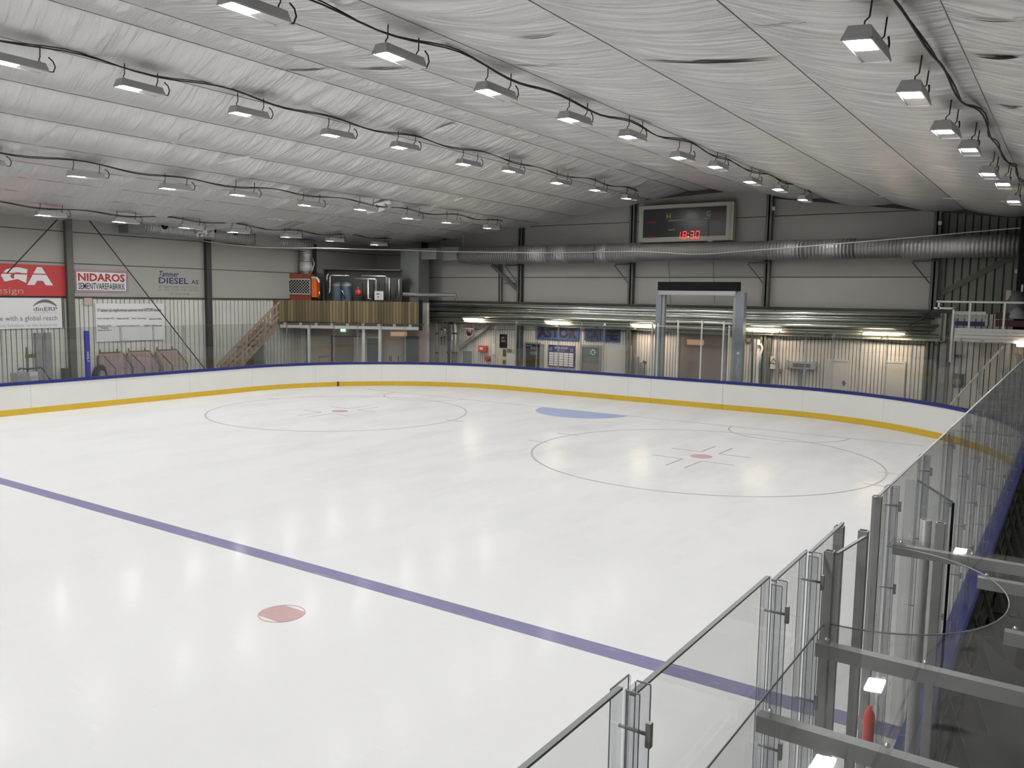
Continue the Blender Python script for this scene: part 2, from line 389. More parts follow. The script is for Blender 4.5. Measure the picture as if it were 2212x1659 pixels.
# ================================================================== SETTING
# ice sheet with its markings
ice = empty('ice_floor', (0, 0, 0), 'white ice sheet with worn grey patches inside the boards', None, None, 'structure')
mb = MB(); pts = [perim(LT * i / 400)[0] for i in range(401)]
mb.prism([(x * 1.004, y + .03 if y > 0 else y, -.06) for x, y in reversed(pts)], (0, 0, .06)); mb.build('ice_surface', M['ice'], ice)
ZI = .003
def flat(name, m, polys, z=ZI):
    mb = MB()
    for q in polys: mb.prism([(x, y, z - .002) for x, y in q], (0, 0, .002))
    return mb.build(name, m, ice)
def ring(cx, cy, r, wd, a0=0, a1=2 * pi, n=96):
    return [[(cx + R * cos(a), cy + R * sin(a)) for R, a in ((r - wd / 2, a_), (r + wd / 2, a_), (r + wd / 2, b_), (r - wd / 2, b_))] for a_, b_ in [(a0 + (a1 - a0) * i / n, a0 + (a1 - a0) * (i + 1) / n) for i in range(n)]]
def disc(cx, cy, r, n=48, a0=0, a1=2 * pi): return [[(cx + r * cos(a0 + (a1 - a0) * i / n), cy + r * sin(a0 + (a1 - a0) * i / n)) for i in range(n + (0 if a1 - a0 > 6.2 else 1))]]
def rectp(x0, x1, y0, y1): return [(x0, y0), (x1, y0), (x1, y1), (x0, y1)]
flat('blue_line', M['iceblue'], [rectp(-XW, XW, -18.31, -18.02)])
flat('goal_line', M['icedull'], [rectp(-11.3, 11.3, -.025, .025)])
flat('goal_crease', M['icecrease'], disc(0, 0, 1.8, 40, pi, 2 * pi))
for sx in (-1, 1):
    cx, cy = sx * 6.745, -5.724
    flat('faceoff_circle', M['icedull'], ring(cx, cy, 4.5, .055))
    flat('faceoff_spot', M['icered'], disc(cx, cy, .29), ZI + .002)
    hk = []
    for a in (-1, 1):
        for b in (-1, 1):
            X, Y = cx + a * .25, cy + b * .64
            hk.append(rectp(min(X, X + a * .87), max(X, X + a * .87), Y - .025, Y + .025))
            hk.append(rectp(X - .025, X + .025, min(Y, Y + b * 1.08), max(Y, Y + b * 1.08)))
            if sx < 0 and b < 0: continue
            hk.append(rectp(min(cx + a * 4.22, cx + a * 4.95), max(cx + a * 4.22, cx + a * 4.95), cy + b * .82 - .025, cy + b * .82 + .025))
    flat('faceoff_hash_marks', M['icedull'], hk, ZI + .001)
    flat('practice_crease_line', M['icedull'], ring(sx * 7.42, 0, 1.85, .05, pi, 2 * pi, 40), ZI + .001)
    mb_ = disc(sx * 6.53, -19.63, .30); flat('neutral_spot', M['icered'], [[(x, y) for x, y in mb_[0] if abs(y + 19.63) < .215]], ZI + .001)
    flat('neutral_spot_rim', M['icered'], ring(sx * 6.53, -19.63, .29, .012, n=48), ZI + .002)
# surrounding floor
mb = MB(); mb.box(-17.2, 17.2, -40, 7.2, -.2, -.07); mb.build('floor', M['concrete'], None, 'dark concrete floor around the rink boards', None, None, 'structure')
mb = MB(); mb.box(14.09, 17.2, -40, 2.5, -.06, .06); mb.box(-17.2, -14.09, -40, 7, -.06, .0); mb.box(-14.2, 17.2, 4.2, 7, -.06, .0)
mb.build('floor_walkway', M['concrete'], None, 'dark walkway floor outside the boards', None, None, 'structure')

# walls
def cladding(fr, s0, s1, z0, z1, m, d=0., pitch=.2, gap=.03, name='cladding', parent=None, rnd=.35):
    mb = MB(); s = s0; random.seed(int(s0 * 31 + z0 * 7))
    while s < s1:
        wd = pitch * (1 + rnd * (random.random() - .5)); e = min(s + wd - gap, s1)
        if e > s: fr.box(mb, s, e, d, d + .035, z0, z1)
        s += wd
    return mb.build(name, m, parent)
wl = empty('wall_left', (0, 0, 0), 'long side wall of pale sandwich panels above white ribbed cladding', None, None, 'structure')
mb = MB(); LEFT.box(mb, 0, 47, -.15, 0., 0, 7.4); mb.build('backing', M['groove'], wl)
mb = MB()
for z0, z1 in ((3.9, 5.13), (5.16, 6.31), (6.34, 7.4)): LEFT.box(mb, 0, 47, 0., .05, z0, z1)
mb.build('upper_panels', M['panel'], wl)
cladding(LEFT, 14, 42.2, 0, 3.84, M['cladding'], parent=wl)
mb = MB(); LEFT.box(mb, 0, 47, 0, .09, 3.83, 3.9); mb.build('ledge', M['steeldark'], wl)
wf = empty('wall_far', (0, 0, 0), 'end wall of grey panels between steel columns with cream cladding below', None, None, 'structure')
mb = MB(); FAR.box(mb, 0, 34, -.15, 0., 0, 9.2); mb.build('backing', M['groove'], wf)
mb = MB()
for z0, z1 in ((3.85, 5.08), (5.11, 6.28), (6.31, 7.48), (7.51, 9.2)): FAR.box(mb, 0, 27.4, 0., .05, z0, z1)
mb.build('upper_panels', M['panel'], wf)
cladding(FAR, 3.6, 27.6, 0, 3.8, M['claddingwarm'], parent=wf, pitch=.135, gap=.024, rnd=.2)
cladding(FAR, 27.7, 34, 0, 3.8, M['cladding'], parent=wf, pitch=.19)
cladding(FAR, 27.5, 34, 3.8, 8, M['greenclad'], parent=wf, pitch=.26, gap=.05, rnd=.1, name='bare_cladding')
mb = MB(); mb.box(17, 17.2, -40, 7.2, 0, 7.5); mb.build('wall_right', M['panel'], None, 'side wall behind the benches', None, None, 'structure')
mb = MB(); mb.box(-17.2, 17.2, -40.2, -40, 0, 9); mb.build('wall_near', M['panel'], None, 'end wall behind the viewer', None, None, 'structure')
mb = MB(); UNDER.box(mb, 0, UNDER.L, -.12, 0., 0, 2.75); uw = mb.build('wall_recess', M['beige'], None, 'beige wall of the recess below the timber balcony', None, None, 'structure')
mb = MB(); UNDER.box(mb, 5.6, UNDER.L, -.1, .0, 2.76, 3.8); mb.build('dark_top', M['pipedull'], uw)
mb = MB(); mb.bar((-11.92, 5.28, 1.9), (-13.25, 7.0, 1.9), .08, 3.8); mb.build('wall_recess_end', M['cladding'], None, 'short return wall beside the recess', None, None, 'structure')

# roof cloth
RPROF = [(-18, 6.78), (-17, 6.84), (-13, 6.98), (-6.45, 7.62), (-1.5, 8.36), (.2, 8.62), (1.4, 8.72), (2.6, 8.64), (4.2, 8.40), (6.6, 8.06), (13.4, 7.14), (18, 6.6)]
def roofz(x):
    for (a, za), (b, zb) in zip(RPROF[:-1], RPROF[1:]):
        if x <= b: return za + (zb - za) * (x - a) / (b - a)
    return 6.6
SEAMS = [-17.2, -15.6, -13.8, -11.95, -10.1, -8.3, -6.46, -4.63, -2.78, -.93, .95, 1.92, 4.1, 6.42, 8.92, 11.2, 13.4, 15.6, 17.2]
LROWS = [(-12.9, 6.50), (-6.45, 7.08), (-.03, 8.03), (6.6, 7.65), (13.42, 6.70)]
TILT = .028
LEDS = [
 [(-12.9, 2.6), (-12.9, -.24), (-12.9, -2.75), (-12.9, -5.39), (-12.9, -7.54), (-12.9, -10.11), (-12.9, -12.66)],
 [(-6.53, 2.85), (-6.5, 0.0), (-6.79, -2.04), (-6.2, -5.21), (-6.93, -7.07), (-6.6, -10.03), (-7.15, -12.01), (-7.06, -14.69)],
 [(-0.11, 3.18), (-0.02, 0.42), (-0.29, -1.78), (-0.25, -4.76), (-0.65, -6.53), (-0.45, -9.61), (-0.8, -11.72), (-0.74, -14.45), (-0.76, -17.04), (-0.98, -19.21)],
 [(6.57, 3.37), (6.61, 0.34), (6.38, -1.68), (6.5, -4.88), (6.24, -6.71), (6.34, -9.75), (6.11, -11.9), (6.02, -14.52), (6.01, -17.02), (5.84, -19.57)],
 [(13.22, -1.99), (13.22, -5.54), (13.08, -7.29), (13.04, -10.45), (12.9, -12.32), (12.85, -14.97), (12.77, -17.4)]]
for L_ in LEDS:      # the rows go on behind the viewer at the same pitch
    while L_[-1][1] > -34.5: L_.append((L_[-1][0] - .07, L_[-1][1] - 2.45))
JOINTS = [-40 + 3.05 * i for i in range(17)]
def roof_surface(x, y):
    i = 0
    while i < len(SEAMS) - 2 and x > SEAMS[i + 1]: i += 1
    a, b = SEAMS[i], SEAMS[i + 1]; t = min(1, max(0, (x - a) / (b - a))); k = 4 * t * (1 - t)
    y = y - .3 * abs(x - 3)
    yy = y + .35 * k + .25 * mnoise.noise(Vector((i * 3.3, y * .15, 1)))
    fr = ((yy + 40) / 3.05) % 1.
    z = roofz(x) - .055 * (b - a) * k
    z -= .06 * k * fr ** 2.2
    q = yy * 1.0
    z += .05 * (k ** .6) * mnoise.noise(Vector((x * .4 + i * 7, q * 2.6, 3))) + .03 * (k ** .5) * mnoise.noise(Vector((x * .5 + i * 5, q * 6.5, 9)))
    return z
mb = MB(); NX = 240; ys = [-40 + .07 * i for i in range(int(46.75 / .07) + 1)]
xs = []
for a, b in zip(SEAMS[:-1], SEAMS[1:]): xs += [a + (b - a) * j / 12 for j in range(12)]
xs.append(SEAMS[-1]); nx = len(xs)
vs = [(x, y, roof_surface(x, y)) for y in ys for x in xs]
mb.add(vs, [(j * nx + i, (j + 1) * nx + i, (j + 1) * nx + i + 1, j * nx + i + 1) for j in range(len(ys) - 1) for i in range(nx - 1)], True)
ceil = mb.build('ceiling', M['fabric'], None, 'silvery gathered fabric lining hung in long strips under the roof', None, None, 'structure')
at = ceil.data.attributes.new('dark_spots', 'FLOAT', 'POINT'); sv = []
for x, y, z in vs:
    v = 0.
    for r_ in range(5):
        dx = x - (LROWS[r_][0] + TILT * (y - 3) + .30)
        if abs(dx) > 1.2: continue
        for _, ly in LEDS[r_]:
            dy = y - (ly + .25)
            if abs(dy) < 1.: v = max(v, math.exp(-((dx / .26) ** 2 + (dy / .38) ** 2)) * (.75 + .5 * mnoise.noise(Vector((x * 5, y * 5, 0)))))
    sv.append(min(1, max(0, v * .55)))  # cloth colour darkens in a soft spot near each lamp
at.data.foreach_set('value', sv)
for px0, py0, px1, py1, th in ((575, 149, 735, 146, 3), (735, 146, 900, 145, 4), (1390, 133, 1690, 128, 7), (1100, 84, 1215, 72, 3), (2100, 121, 2212, 123, 8), (2085, 40, 2212, 44, 4), (1600, 58, 1740, 48, 2), (2150, 225, 2212, 233, 4), (1060, 139, 1250, 139, 2)):
    mb = MB(); a = []; b = []
    for k in range(13):
        t = k / 12; x = px0 + (px1 - px0) * t; y = py0 + (py1 - py0) * t + 5 * sin(pi * t)
        r = ray(x, y); z = 8.
        for _ in range(30): q = C0 + r * ((z - CZ) / r.z); z = .5 * z + .5 * (roof_surface(q.x, q.y) - .02)
        q = C0 + r * ((z - CZ) / r.z); wd = (q - C0).length / FPX * th * max(.12, sin(pi * t)) * 1.1
        a.append((q.x, q.y - wd, q.z)); b.append((q.x, q.y + wd, q.z + .004))
    n = 13; mb.add(a + b, [(k, k + 1, n + k + 1, n + k) for k in range(12)])
    mb.build('open_seam', M['black'], ceil, 'dark slit where two fabric widths part')
def onroof(px, py, drop=.03):
    r = ray(px, py); z = 8.
    for _ in range(30): q = C0 + r * ((z - CZ) / r.z); z = .5 * z + .5 * (roof_surface(q.x, q.y) - drop)
    return C0 + r * ((z - CZ) / r.z)
for k, ((ax, ay), (bx, by), wd) in enumerate((((940, 282), (985, 265), .10), ((790, 448), (845, 432), .22), ((600, 492), (700, 470), .07), ((540, 335), (470, 350), .07), ((920, 535), (945, 518), .2), ((1000, 425), (930, 445), .05))):
    a = onroof(ax, ay); b = onroof(bx, by); mb = MB(); vs = []
    for i_ in range(9):
        q = a.lerp(b, i_ / 8)
        for j_ in range(4): vs.append((q.x, q.y + wd * (j_ - 1.5) / 1.5 * sin(pi * (.12 + .8 * i_ / 8)), q.z - .02 - .05 * random.random() * (j_ % 2) - .06 * j_ * (wd > .15)))
    mb.add(vs, [(i_ * 4 + j_, i_ * 4 + j_ + 1, i_ * 4 + 5 + j_, i_ * 4 + 4 + j_) for i_ in range(8) for j_ in range(3)]); mb.build('torn_flap', M['pipe'], ceil, 'bright torn flap of the roof fabric')
a, b, c = onroof(1900, 424), onroof(2045, 428), onroof(2178, 436); mb = MB(); mb.bar(a, b, .06, .03); mb.bar(b, c, .16, .03); mb.build('edge_highlight', M['signwhite'], ceil, 'white strip painting the light caught on a fabric edge near the end wall')  # highlight along the fabric edge, painted as a white strip
# seam cords along the strips
mb = MB()
for x in SEAMS[1:-1]: mb.tube([(x, -40, roofz(x) - .006), (x, 6.7, roofz(x) - .006)], .008, 5)
mb.build('seam_cords', M['midgrey'], ceil)
# rafters against the end wall
for nm, a, b in (('trim_1', (-13.4, 6.86, 6.92), (-1.6, 6.86, 8.46)), ('trim_2', (4.2, 6.86, 8.28), (17, 6.86, 6.6)), ('trim_3', (-1.5, 6.8, 8.46), (3.6, 6.8, 8.66))):
    mb = MB(); mb.bar(a, b, .12, .13); mb.build(nm, M['steeldark'], None, 'dark rafter along the top of the end wall', None, None, 'structure')
mb = MB(); FAR.box(mb, 3.6, 28.1, .0, .34, 3.80, 3.92); mb.build('trim_4', M['steeldark'], None, 'dark steel ledge above the pipe band', None, None, 'structure')

# ================================================================== BOARDS
SG0, SG1 = s_end(.80), s_end(3.78)
def boards(name, label, s0, s1, joints, right=False):
    (x, y), _ = perim((s0 + s1) / 2)
    t = empty(name, (x, y, 0), label, 'rink boards')
    mb = MB(); sweep(mb, s0, s1, [(0, .19), (0, 1.03), (.10, 1.03), (.10, 0), (.02, 0), (.02, .19)]); mb.build('facing', M['board'], t)
    mb = MB(); sweep(mb, s0, s1, [(-.012, .004), (-.012, .20), (.02, .20), (.02, .004)]); mb.build('kick_plate', M['kick'], t)
    mb = MB(); sweep(mb, s0, s1, [(-.02, .985), (-.025, 1.075), (.0, 1.09), (.13, 1.09), (.15, 1.07), (.15, .985)]); mb.build('cap_rail', M['bluecap'], t)
    for s in joints:
        mb = MB(); sweep(mb, s - .006, s + .006, [(-.002, .2), (-.002, 1.02), (.01, 1.02), (.01, .2)]); mb.build('joint', M['joint'], t)
    return t
jl = [s for s in [3.0 * k + 1.2 for k in range(20)] if s < SG0 - .5]
b1 = boards('dasher_boards', 'white boards with yellow kick plate from below the sponsor banners round to the gate', 0, SG0, jl)
mb = MB(); s = s_end(-XW + RC) - RC * .92
(x, y), (nx_, ny_) = perim(L1 + RC * atan2(.0 - (YE - RC), sqrt(RC ** 2 - (YE - RC) ** 2))); mb.box(x - .02, x + .05, y - .035, y + .035, .0, .215); mb.build('goal_line_mark', M['goalred'], b1)
bg = boards('rink_gate', 'white board gate between two joints below the black topped hoist', SG0 + .01, SG1 - .01, [])
b2 = boards('dasher_boards', 'white boards with yellow kick plate from the gate round to the benches', SG1, LT, [SG1 + 3 * k for k in range(1, 14)])
# outer framing of the near side boards
mb = MB(); y = -5.
while y > -24.6:
    mb.bar((14.075, y, 0), (14.075, y, 1.02), .05, .06); mb.bar((14.10, y, .98), (14.42, y, .05), .04, .05); mb.bar((14.06, y, .06), (14.42, y, .06), .04, .05); y -= 1.02
mb.bar((14.10, -4.8, .5), (14.10, -25, .5), .05, .07); mb.bar((14.10, -4.8, .9), (14.10, -25, .9), .05, .06)
mb.build('outer_frame', M['olive'], b2)

# glass panes and acrylic stanchions, each its own thing
GO = .050  # glass offset from the board face
def pane(s0, s1, z0, z1, label, group, m, edge_top=True):
    (x, y), _ = perim((s0 + s1) / 2); t = empty('glass_pane', (x, y, z0), label, 'glass pane', group)
    mb = MB(); sweep(mb, s0, s1, [(GO - .006, z0), (GO - .006, z1), (GO + .006, z1), (GO + .006, z0)], 1.2); mb.build('sheet', m, t)
    mb = MB(); sweep(mb, s0, s1, [(GO - .0065, z1), (GO - .0065, z1 + .006), (GO + .0065, z1 + .006), (GO + .0065, z1)], 1.2); mb.build('polished_edge', M['edge'], t)
    return t
def stanch_proto(h, near):
    t = empty('acrylic_stanchion', (0, 0, 0), 'x', 'stanchion', 'x')
    # local: x along boards, y outward
    def prof(poly, nm, m):
        mb = MB(); mb.prism([(a, b, 0) for a, b in poly], (0, 0, h)); return mb.build(nm, m, t)
    prof([(-.045, -.016), (.045, -.016), (.045, -.010), (-.045, -.010)], 'front_strip', M['profile'])
    prof([(-.028, .010), (-.028, .045), (-.022, .045), (-.022, .016), (.022, .016), (.022, .045), (.028, .045), (.028, .010)], 'channel', M['profile'])
    if near:
        mb = MB()
        for a, b in ((-.044, -.016), (.044, -.016), (-.028, .046), (.028, .046), (-.022, .012), (.022, .012)): mb.bar((a, b, 0), (a, b, h), .0022, .0022)
        for a, b in (((-.045, -.016), (.045, -.016)), ((-.028, .045), (-.028, .012)), ((.028, .045), (.028, .012))): mb.bar((*a, h), (*b, h), .003, .003)
        mb.build('profile_edges', M['edge'], t)
    n = 5 if near else 1
    for k in range(n):
        z = h - .10 - k * (h - .25) / 4
        mb = MB(); mb.tube([(0, -.015, z), (0, .055, z)], .0045, 6); mb.box(-.007, .007, .052, .064, z - .028, z + .028)
        mb.build('clamp_bolt', M['galv' if near else 'chrome'], t)
    return t
PRO = {}
def stanchion(s, z0, z1, label, group, near=False):
    k = (round(z1 - z0, 3), near)
    first = k not in PRO
    if first: PRO[k] = stanch_proto(z1 - z0, near)
    c = PRO[k] if first else copy_tree(PRO[k])
    (x, y), (nx, ny) = perim(s); c.location = (x + nx * GO, y + ny * GO, z0); c.rotation_euler = (0, 0, atan2(-nx, ny))
    c['label'] = label; c['group'] = group
    return c
ZG = 1.09
def run(svals, z1, plabel, pgroup, slabel, sgroup, m, near=False, skip=()):
    for i, s in enumerate(svals):
        if i not in skip: stanchion(s, ZG, z1, slabel, sgroup, near)
        if i + 1 < len(svals): pane(s + .004, svals[i + 1] - .004, ZG, z1, plabel, pgroup, m)
# left straight (spacing 1.32) then left corner, end, gate, corner right, right side
yl = [-18.0, -16.6, -15.2, -13.6, -12.25, -10.80, -9.55, -8.25, -6.95, -5.6, YE - RC]
sl = [y - Y0 for y in yl]
run(sl, 2.84, 'clear glass pane on the side boards before the sponsor banners', 'panes on the side boards opposite the benches',
    'clear stanchion on the side boards before the hung goals and banners', 'stanchions on the side boards opposite the benches', M['glass'], skip=(5,))
nA = 12; sa = [L1 + LA * k / nA for k in range(nA + 1)]
run(sa, 2.84, 'clear glass pane on the curved boards before the timber balcony', 'panes on the corner by the balcony',
    'clear stanchion on the curved boards before the timber balcony', 'stanchions on the corner by the balcony', M['glass'], skip=(0,))
n1 = 6; se = [S_END0 + (SG0 - S_END0) * k / n1 for k in range(n1 + 1)]
run(se, 3.14, 'clear glass pane on the end boards before the cafe wall', 'panes on the end boards by the cafe',
    'clear stanchion on the end boards before the cafe wall', 'stanchions on the end boards by the cafe', M['glass'])
n2 = 2; se2 = [SG1 + (S_R - LA - SG1) * k / n2 for k in range(n2 + 1)]
sc = [S_R - LA + LA * k / 13 for k in range(14)]
run(se2 + sc[1:], 3.12, 'clear glass pane between the gate and the stair platform corner', 'panes on the corner by the stair',
    'clear stanchion between the gate and the stair platform corner', 'stanchions on the corner by the stair', M['glass'])
yr = [YE - RC] + [-5.3, -6.4, -7.5, -8.6, -9.7, -10.8, -11.9, -13.0, -14.05, -15.15, -16.2, -17.25, -18.3, -19.5, -20.72, -21.85]
run([s_right(y) for y in yr], 3.14, 'clear glass pane on the bench side boards, beyond the bench roof', 'panes on the bench side beyond the bench roof',
    'clear bolted stanchion on the bench side boards, beyond the bench roof', 'stanchions on the bench side beyond the bench roof', M['glassside'], True, skip=(0,))
pane(s_right(-21.86), s_right(-22.14), ZG, 3.14, 'narrow glass strip beside the tall grey bench door post', None, M['glassside'])
t = empty('door_leaf', (14.06, -23.08, ZG), 'low glass leaf of the bench door between the grey posts', 'door leaf')
mb = MB(); mb.bar((14.06, -23.25, (ZG + 3.13) / 2), (14.10, -22.92, (ZG + 3.13) / 2), .012, 3.13 - ZG); mb.build('sheet', M['glassside'], t)
mb = MB(); mb.bar((14.06, -23.25, 3.134), (14.10, -22.92, 3.134), .012, .007); mb.build('polished_edge', M['edge'], t)
pane(s_right(-22.20), s_right(-22.24), ZG, 3.15, 'tiny glass sliver beside the tall grey bench door post', None, M['glassside'])
pane(s_right(-22.91), s_right(-23.43), ZG, 3.17, 'glass strip beside the bench door with grey post', None, M['glassside'])
for y0, y1, z, lb in ((-23.50, -23.89, 3.19, 'narrow glass pane between the first two bolted stanchions from the bench door'), (-23.95, -24.94, 3.22, 'metre wide glass pane before the blue line end, under the bench roof edge'), (-25.0, -25.9, 3.26, 'glass pane cut by the picture bottom beside the frontmost bolted stanchion'), (-25.92, -27.2, 3.24, 'glass pane behind the frontmost stanchion, mostly below the frame')):
    pane(s_right(y0), s_right(y1), ZG, z, lb, None, M['glassside'])
for y, z, lb in ((-23.47, 3.18, 'bolted clear stanchion closest to the grey bench door posts'), (-23.92, 3.20, 'bolted clear stanchion at the end of the blue line, second from the bench door'), (-24.97, 3.26, 'frontmost bolted clear stanchion, standing clear of the bench roof')):
    stanchion(s_right(y), ZG, z, lb, 'stanchions beside the bench roof', True)

# ================================================================== BENCH DOOR AND ROOF
def hollow_post(name, label, x, y, z0, z1, wd=.055, group=None, r=None):
    t = empty(name, (x, y, z0), label, 'post', group)
    mb = MB()
    if r: mb.lathe((x, y, z0), [(r, 0), (r, z1 - z0), (r * .8, z1 - z0), (r * .8, z1 - z0 - .05), (0, z1 - z0 - .05)], 20)
    else:
        h = wd / 2; i = h * .78
        mb.box(x - h, x + h, y - h, y + h, z0, z1 - .03)
        mb.box(x - h, x - i, y - h, y + h, z1 - .03, z1); mb.box(x + i, x + h, y - h, y + h, z1 - .03, z1)
        mb.box(x - i, x + i, y - h, y - i, z1 - .03, z1); mb.box(x - i, x + i, y + i, y + h, z1 - .03, z1)
    mb.build('shaft', M['galv'], t)
    if not r:
        mb = MB(); mb.box(x - i, x + i, y - i, y + i, z1 - .03, z1 - .026); mb.build('open_end', M['black'], t)
    return t
hollow_post('door_post', 'tall grey square post at the bench door beside the two lamp glints', 14.005, -22.17, ZG, 3.15, .042)
hollow_post('door_post', 'grey hollow post rising highest beside the bolted stanchions', 13.985, -22.88, ZG, 3.15, .038)
hollow_post('door_post', 'grey square post bearing the low door glass, at its bolted stanchion end', 14.04, -23.28, ZG, 3.15, .036)
hollow_post('door_post', 'grey square post bearing the low door glass, at its hinge end', 14.085, -22.89, ZG, 3.15, .038)
# divider screen across the bench
t = empty('divider_screen', (14.3, -21.5, .06), 'clear divider screen with sloping top across the bench', 'screen')
mb = MB(); mb.prism([(14.03, -21.5, .1), (14.27, -21.5, .1), (14.27, -21.5, 3.02), (14.09, -21.5, 3.12), (14.03, -21.5, 3.12)], (0, .012, 0)); mb.build('sheet', M['glassside'], t)
mb = MB(); mb.bar((14.275, -21.49, .1), (14.275, -21.49, 3.02), .012, .02); mb.build('dark_edge', M['black'], t)
mb = MB(); mb.bar((14.09, -21.49, 3.123), (14.275, -21.49, 3.022), .012, .012); mb.build('polished_edge', M['edge'], t)
hollow_post('divider_post', 'round grey post in front of the divider screen', 14.16, -21.60, .1, 2.93, r=.03)
hollow_post('divider_post', 'square grey post at the dark edge of the divider screen', 14.235, -21.62, .1, 2.93, .045)
# roof sheets
ZR = 2.85
t = empty('bench_roof', (15., -23., ZR), 'flat clear bench roof with a rounded cutout and grey beams under it', 'roof')
def cut(n=28):
    out = []
    for i in range(n + 1):
        a = pi * i / n; out.append((14.035 + .585 * sin(a) ** .9, -22.63 - .64 * cos(a)))
    return out
cu_ = cut()
poly = [(14.035, -27.5)] + [(14.035, -23.27)] + cu_[1:-1] + [(14.035, -21.99), (14.035, -21.82), (16.2, -21.82), (16.2, -27.5)]
mb = MB(); mb.prism([(x, y, ZR) for x, y in poly], (0, 0, .010)); mb.build('sheet', mat_glass('roof_sheet', (.93, .935, .935), 1.5, .015, .03, (.35, .35, .36)), t)
mb = MB(); n = len(cu_); mb.tube([(x - .002, y, ZR + .005) for x, y in cu_], .003, 6); mb.bar((14.033, -27.5, ZR + .005), (14.033, -23.27, ZR + .005), .003, .007)
mb.build('cut_edge', M['edge'], t)
def beam(x0, y, lb):
    mb = MB(); mb.bar((x0, y, ZR - .028), (16.2, y - .01, ZR - .028), .045, .052)
    mb.build('beam', M['alubeam'], t)
    mb = MB()
    xx = x0 + .035
    while xx < 16:
        mb.lathe((xx, y, ZR + .009), [(.009, 0), (.009, .004), (.005, .010), (0, .011)], 8); xx += .33
    mb.build('fixing_screws', M['chrome'], t)
for x0, y in ((14.045, -24.12), (14.05, -23.45), (14.62, -22.90), (14.47, -22.23), (14.05, -21.90)): beam(x0, y, '')
# things under the roof
mb = MB(); mb.box(14.45, 16.9, -40, 2.2, .06, .09); mb.build('bench_mat', M['rubber'], None, 'black rubber matting along the bench floor', 'mat')
mb = MB(); vs = []; nn = 26
for j in range(nn + 1):
    for i in range(nn + 1):
        a, b = i / nn, j / nn; x = 14.16 + .86 * a; y = -22.0 + 5.4 * b
        z = .16 + .30 * (1 - a) ** 2 + .16 * mnoise.noise(Vector((x * 1.6, y * 1.1, 2))) + .05 * sin(y * 3 + x * 5) + .1 * max(0, sin((x + y * .4) * 2.6)) ** 3
        vs.append((x, y, max(.12, z)))
mb.add(vs, [(j * (nn + 1) + i, j * (nn + 1) + i + 1, (j + 1) * (nn + 1) + i + 1, (j + 1) * (nn + 1) + i) for j in range(nn) for i in range(nn)], True)
mb.build('tarpaulin', M['tarp'], None, 'crumpled dark olive tarpaulin on the floor beyond the bench beams', 'tarpaulin')
mb = MB(); mb.lathe((14.055, -22.31, 1.92), [(0, 0), (.022, 0), (.027, .01), (.027, .15), (.02, .175), (.012, .185), (.012, .20), (0, .20)], 16)
mb.bar((14.01, -22.22, 2.0), (14.05, -22.30, 2.0), .012, .02)
mb.build('red_cylinder', M['redbright'], None, 'small red cylinder held at the tall grey bench door post', 'cylinder')
mb = MB(); mb.bar((14.46, -21.9, .2), (14.46, -21.9, 1.0), .05, .05); mb.bar((14.44, -21.9, 1.0), (14.95, -21.0, 1.0), .05, .05); mb.bar((14.95, -21.0, .2), (14.95, -21.0, 1.0), .05, .05)
mb.build('bench_rail', M['blueflat'], None, 'blue rail behind the boards under the bench roof', 'rail')
t = empty('players_bench', (14.9, -21, .06), 'long grey bench seat beside the boards below the beams', 'bench')
mb = MB(); mb.box(15.05, 15.4, -30, -18.5, .5, .54); mb.build('seat', M['dark'], t)
for y in (-29, -26, -23.5, -21, -18.8): mb = MB(); mb.box(15.1, 15.35, y - .03, y + .03, .09, .5); mb.build('leg', M['steel'], t)

# ================================================================== CEILING LAMPS + CABLES
def lamp_proto():
    t = empty('floodlight', (0, 0, 0), 'x', 'ceiling light', 'x')
    L, Wd, h = .92, .30, .13
    # housing: body with flared skirt, hollow below
    mb = MB(); a = [(-Wd / 2, -L / 2), (Wd / 2, -L / 2), (Wd / 2, L / 2), (-Wd / 2, L / 2)]; b = [(x * .72, y * .93) for x, y in a]
    vs = [(x, y, 0) for x, y in a] + [(x, y, h) for x, y in b]; mb.add(vs, [(4, 5, 6, 7), (0, 1, 5, 4), (1, 2, 6, 5), (2, 3, 7, 6), (3, 0, 4, 7)])
    for x0, x1, y0, y1 in ((-Wd / 2, -Wd / 2 + .015, -L / 2, L / 2), (Wd / 2 - .015, Wd / 2, -L / 2, L / 2), (-Wd / 2, Wd / 2, -L / 2, -L / 2 + .015), (-Wd / 2, Wd / 2, L / 2 - .015, L / 2)): mb.box(x0, x1, y0, y1, -.02, .003)
    mb.build('housing', M['housing'], t)
    mb = MB(); mb.box(-Wd / 2 + .016, Wd / 2 - .016, -L / 2 + .016, L / 2 - .016, -.004, -.001); mb.build('cover_glass', M['lens'], t)
    mb = MB(); mb.box(-Wd / 2 + .05, Wd / 2 - .04, -L / 2 + .07, -.01, -.008, -.005); mb.build('led_panel', M['led'], t)
    for y in (-L / 2 + .1, L / 2 - .12):
        mb = MB(); mb.tube([(.03, y, h - .005), (.03, y, h + .05), (.07, y, h + .09), (.07, y, h + .30)], .010, 6); mb.box(-.02, .08, y - .02, y + .02, h - .01, h + .012); mb.build('hanger', M['steeldark'], t)
    mb = MB(); mb.tube([(.0, L / 2 - .02, .06), (.0, L / 2 + .07, .02), (.02, L / 2 + .14, .03), (.06, L / 2 + .15, .12), (.08, L / 2 + .10, .20), (.08, L / 2 + .02, .25)], .012, 6); mb.build('power_lead', M['cable'], t)
    return t
rows_l = ['row closest to the banner wall', 'second row from the banner wall', 'middle row, ending before the scoreboard', 'row ending beyond the scoreboard', 'row above the bench side boards']
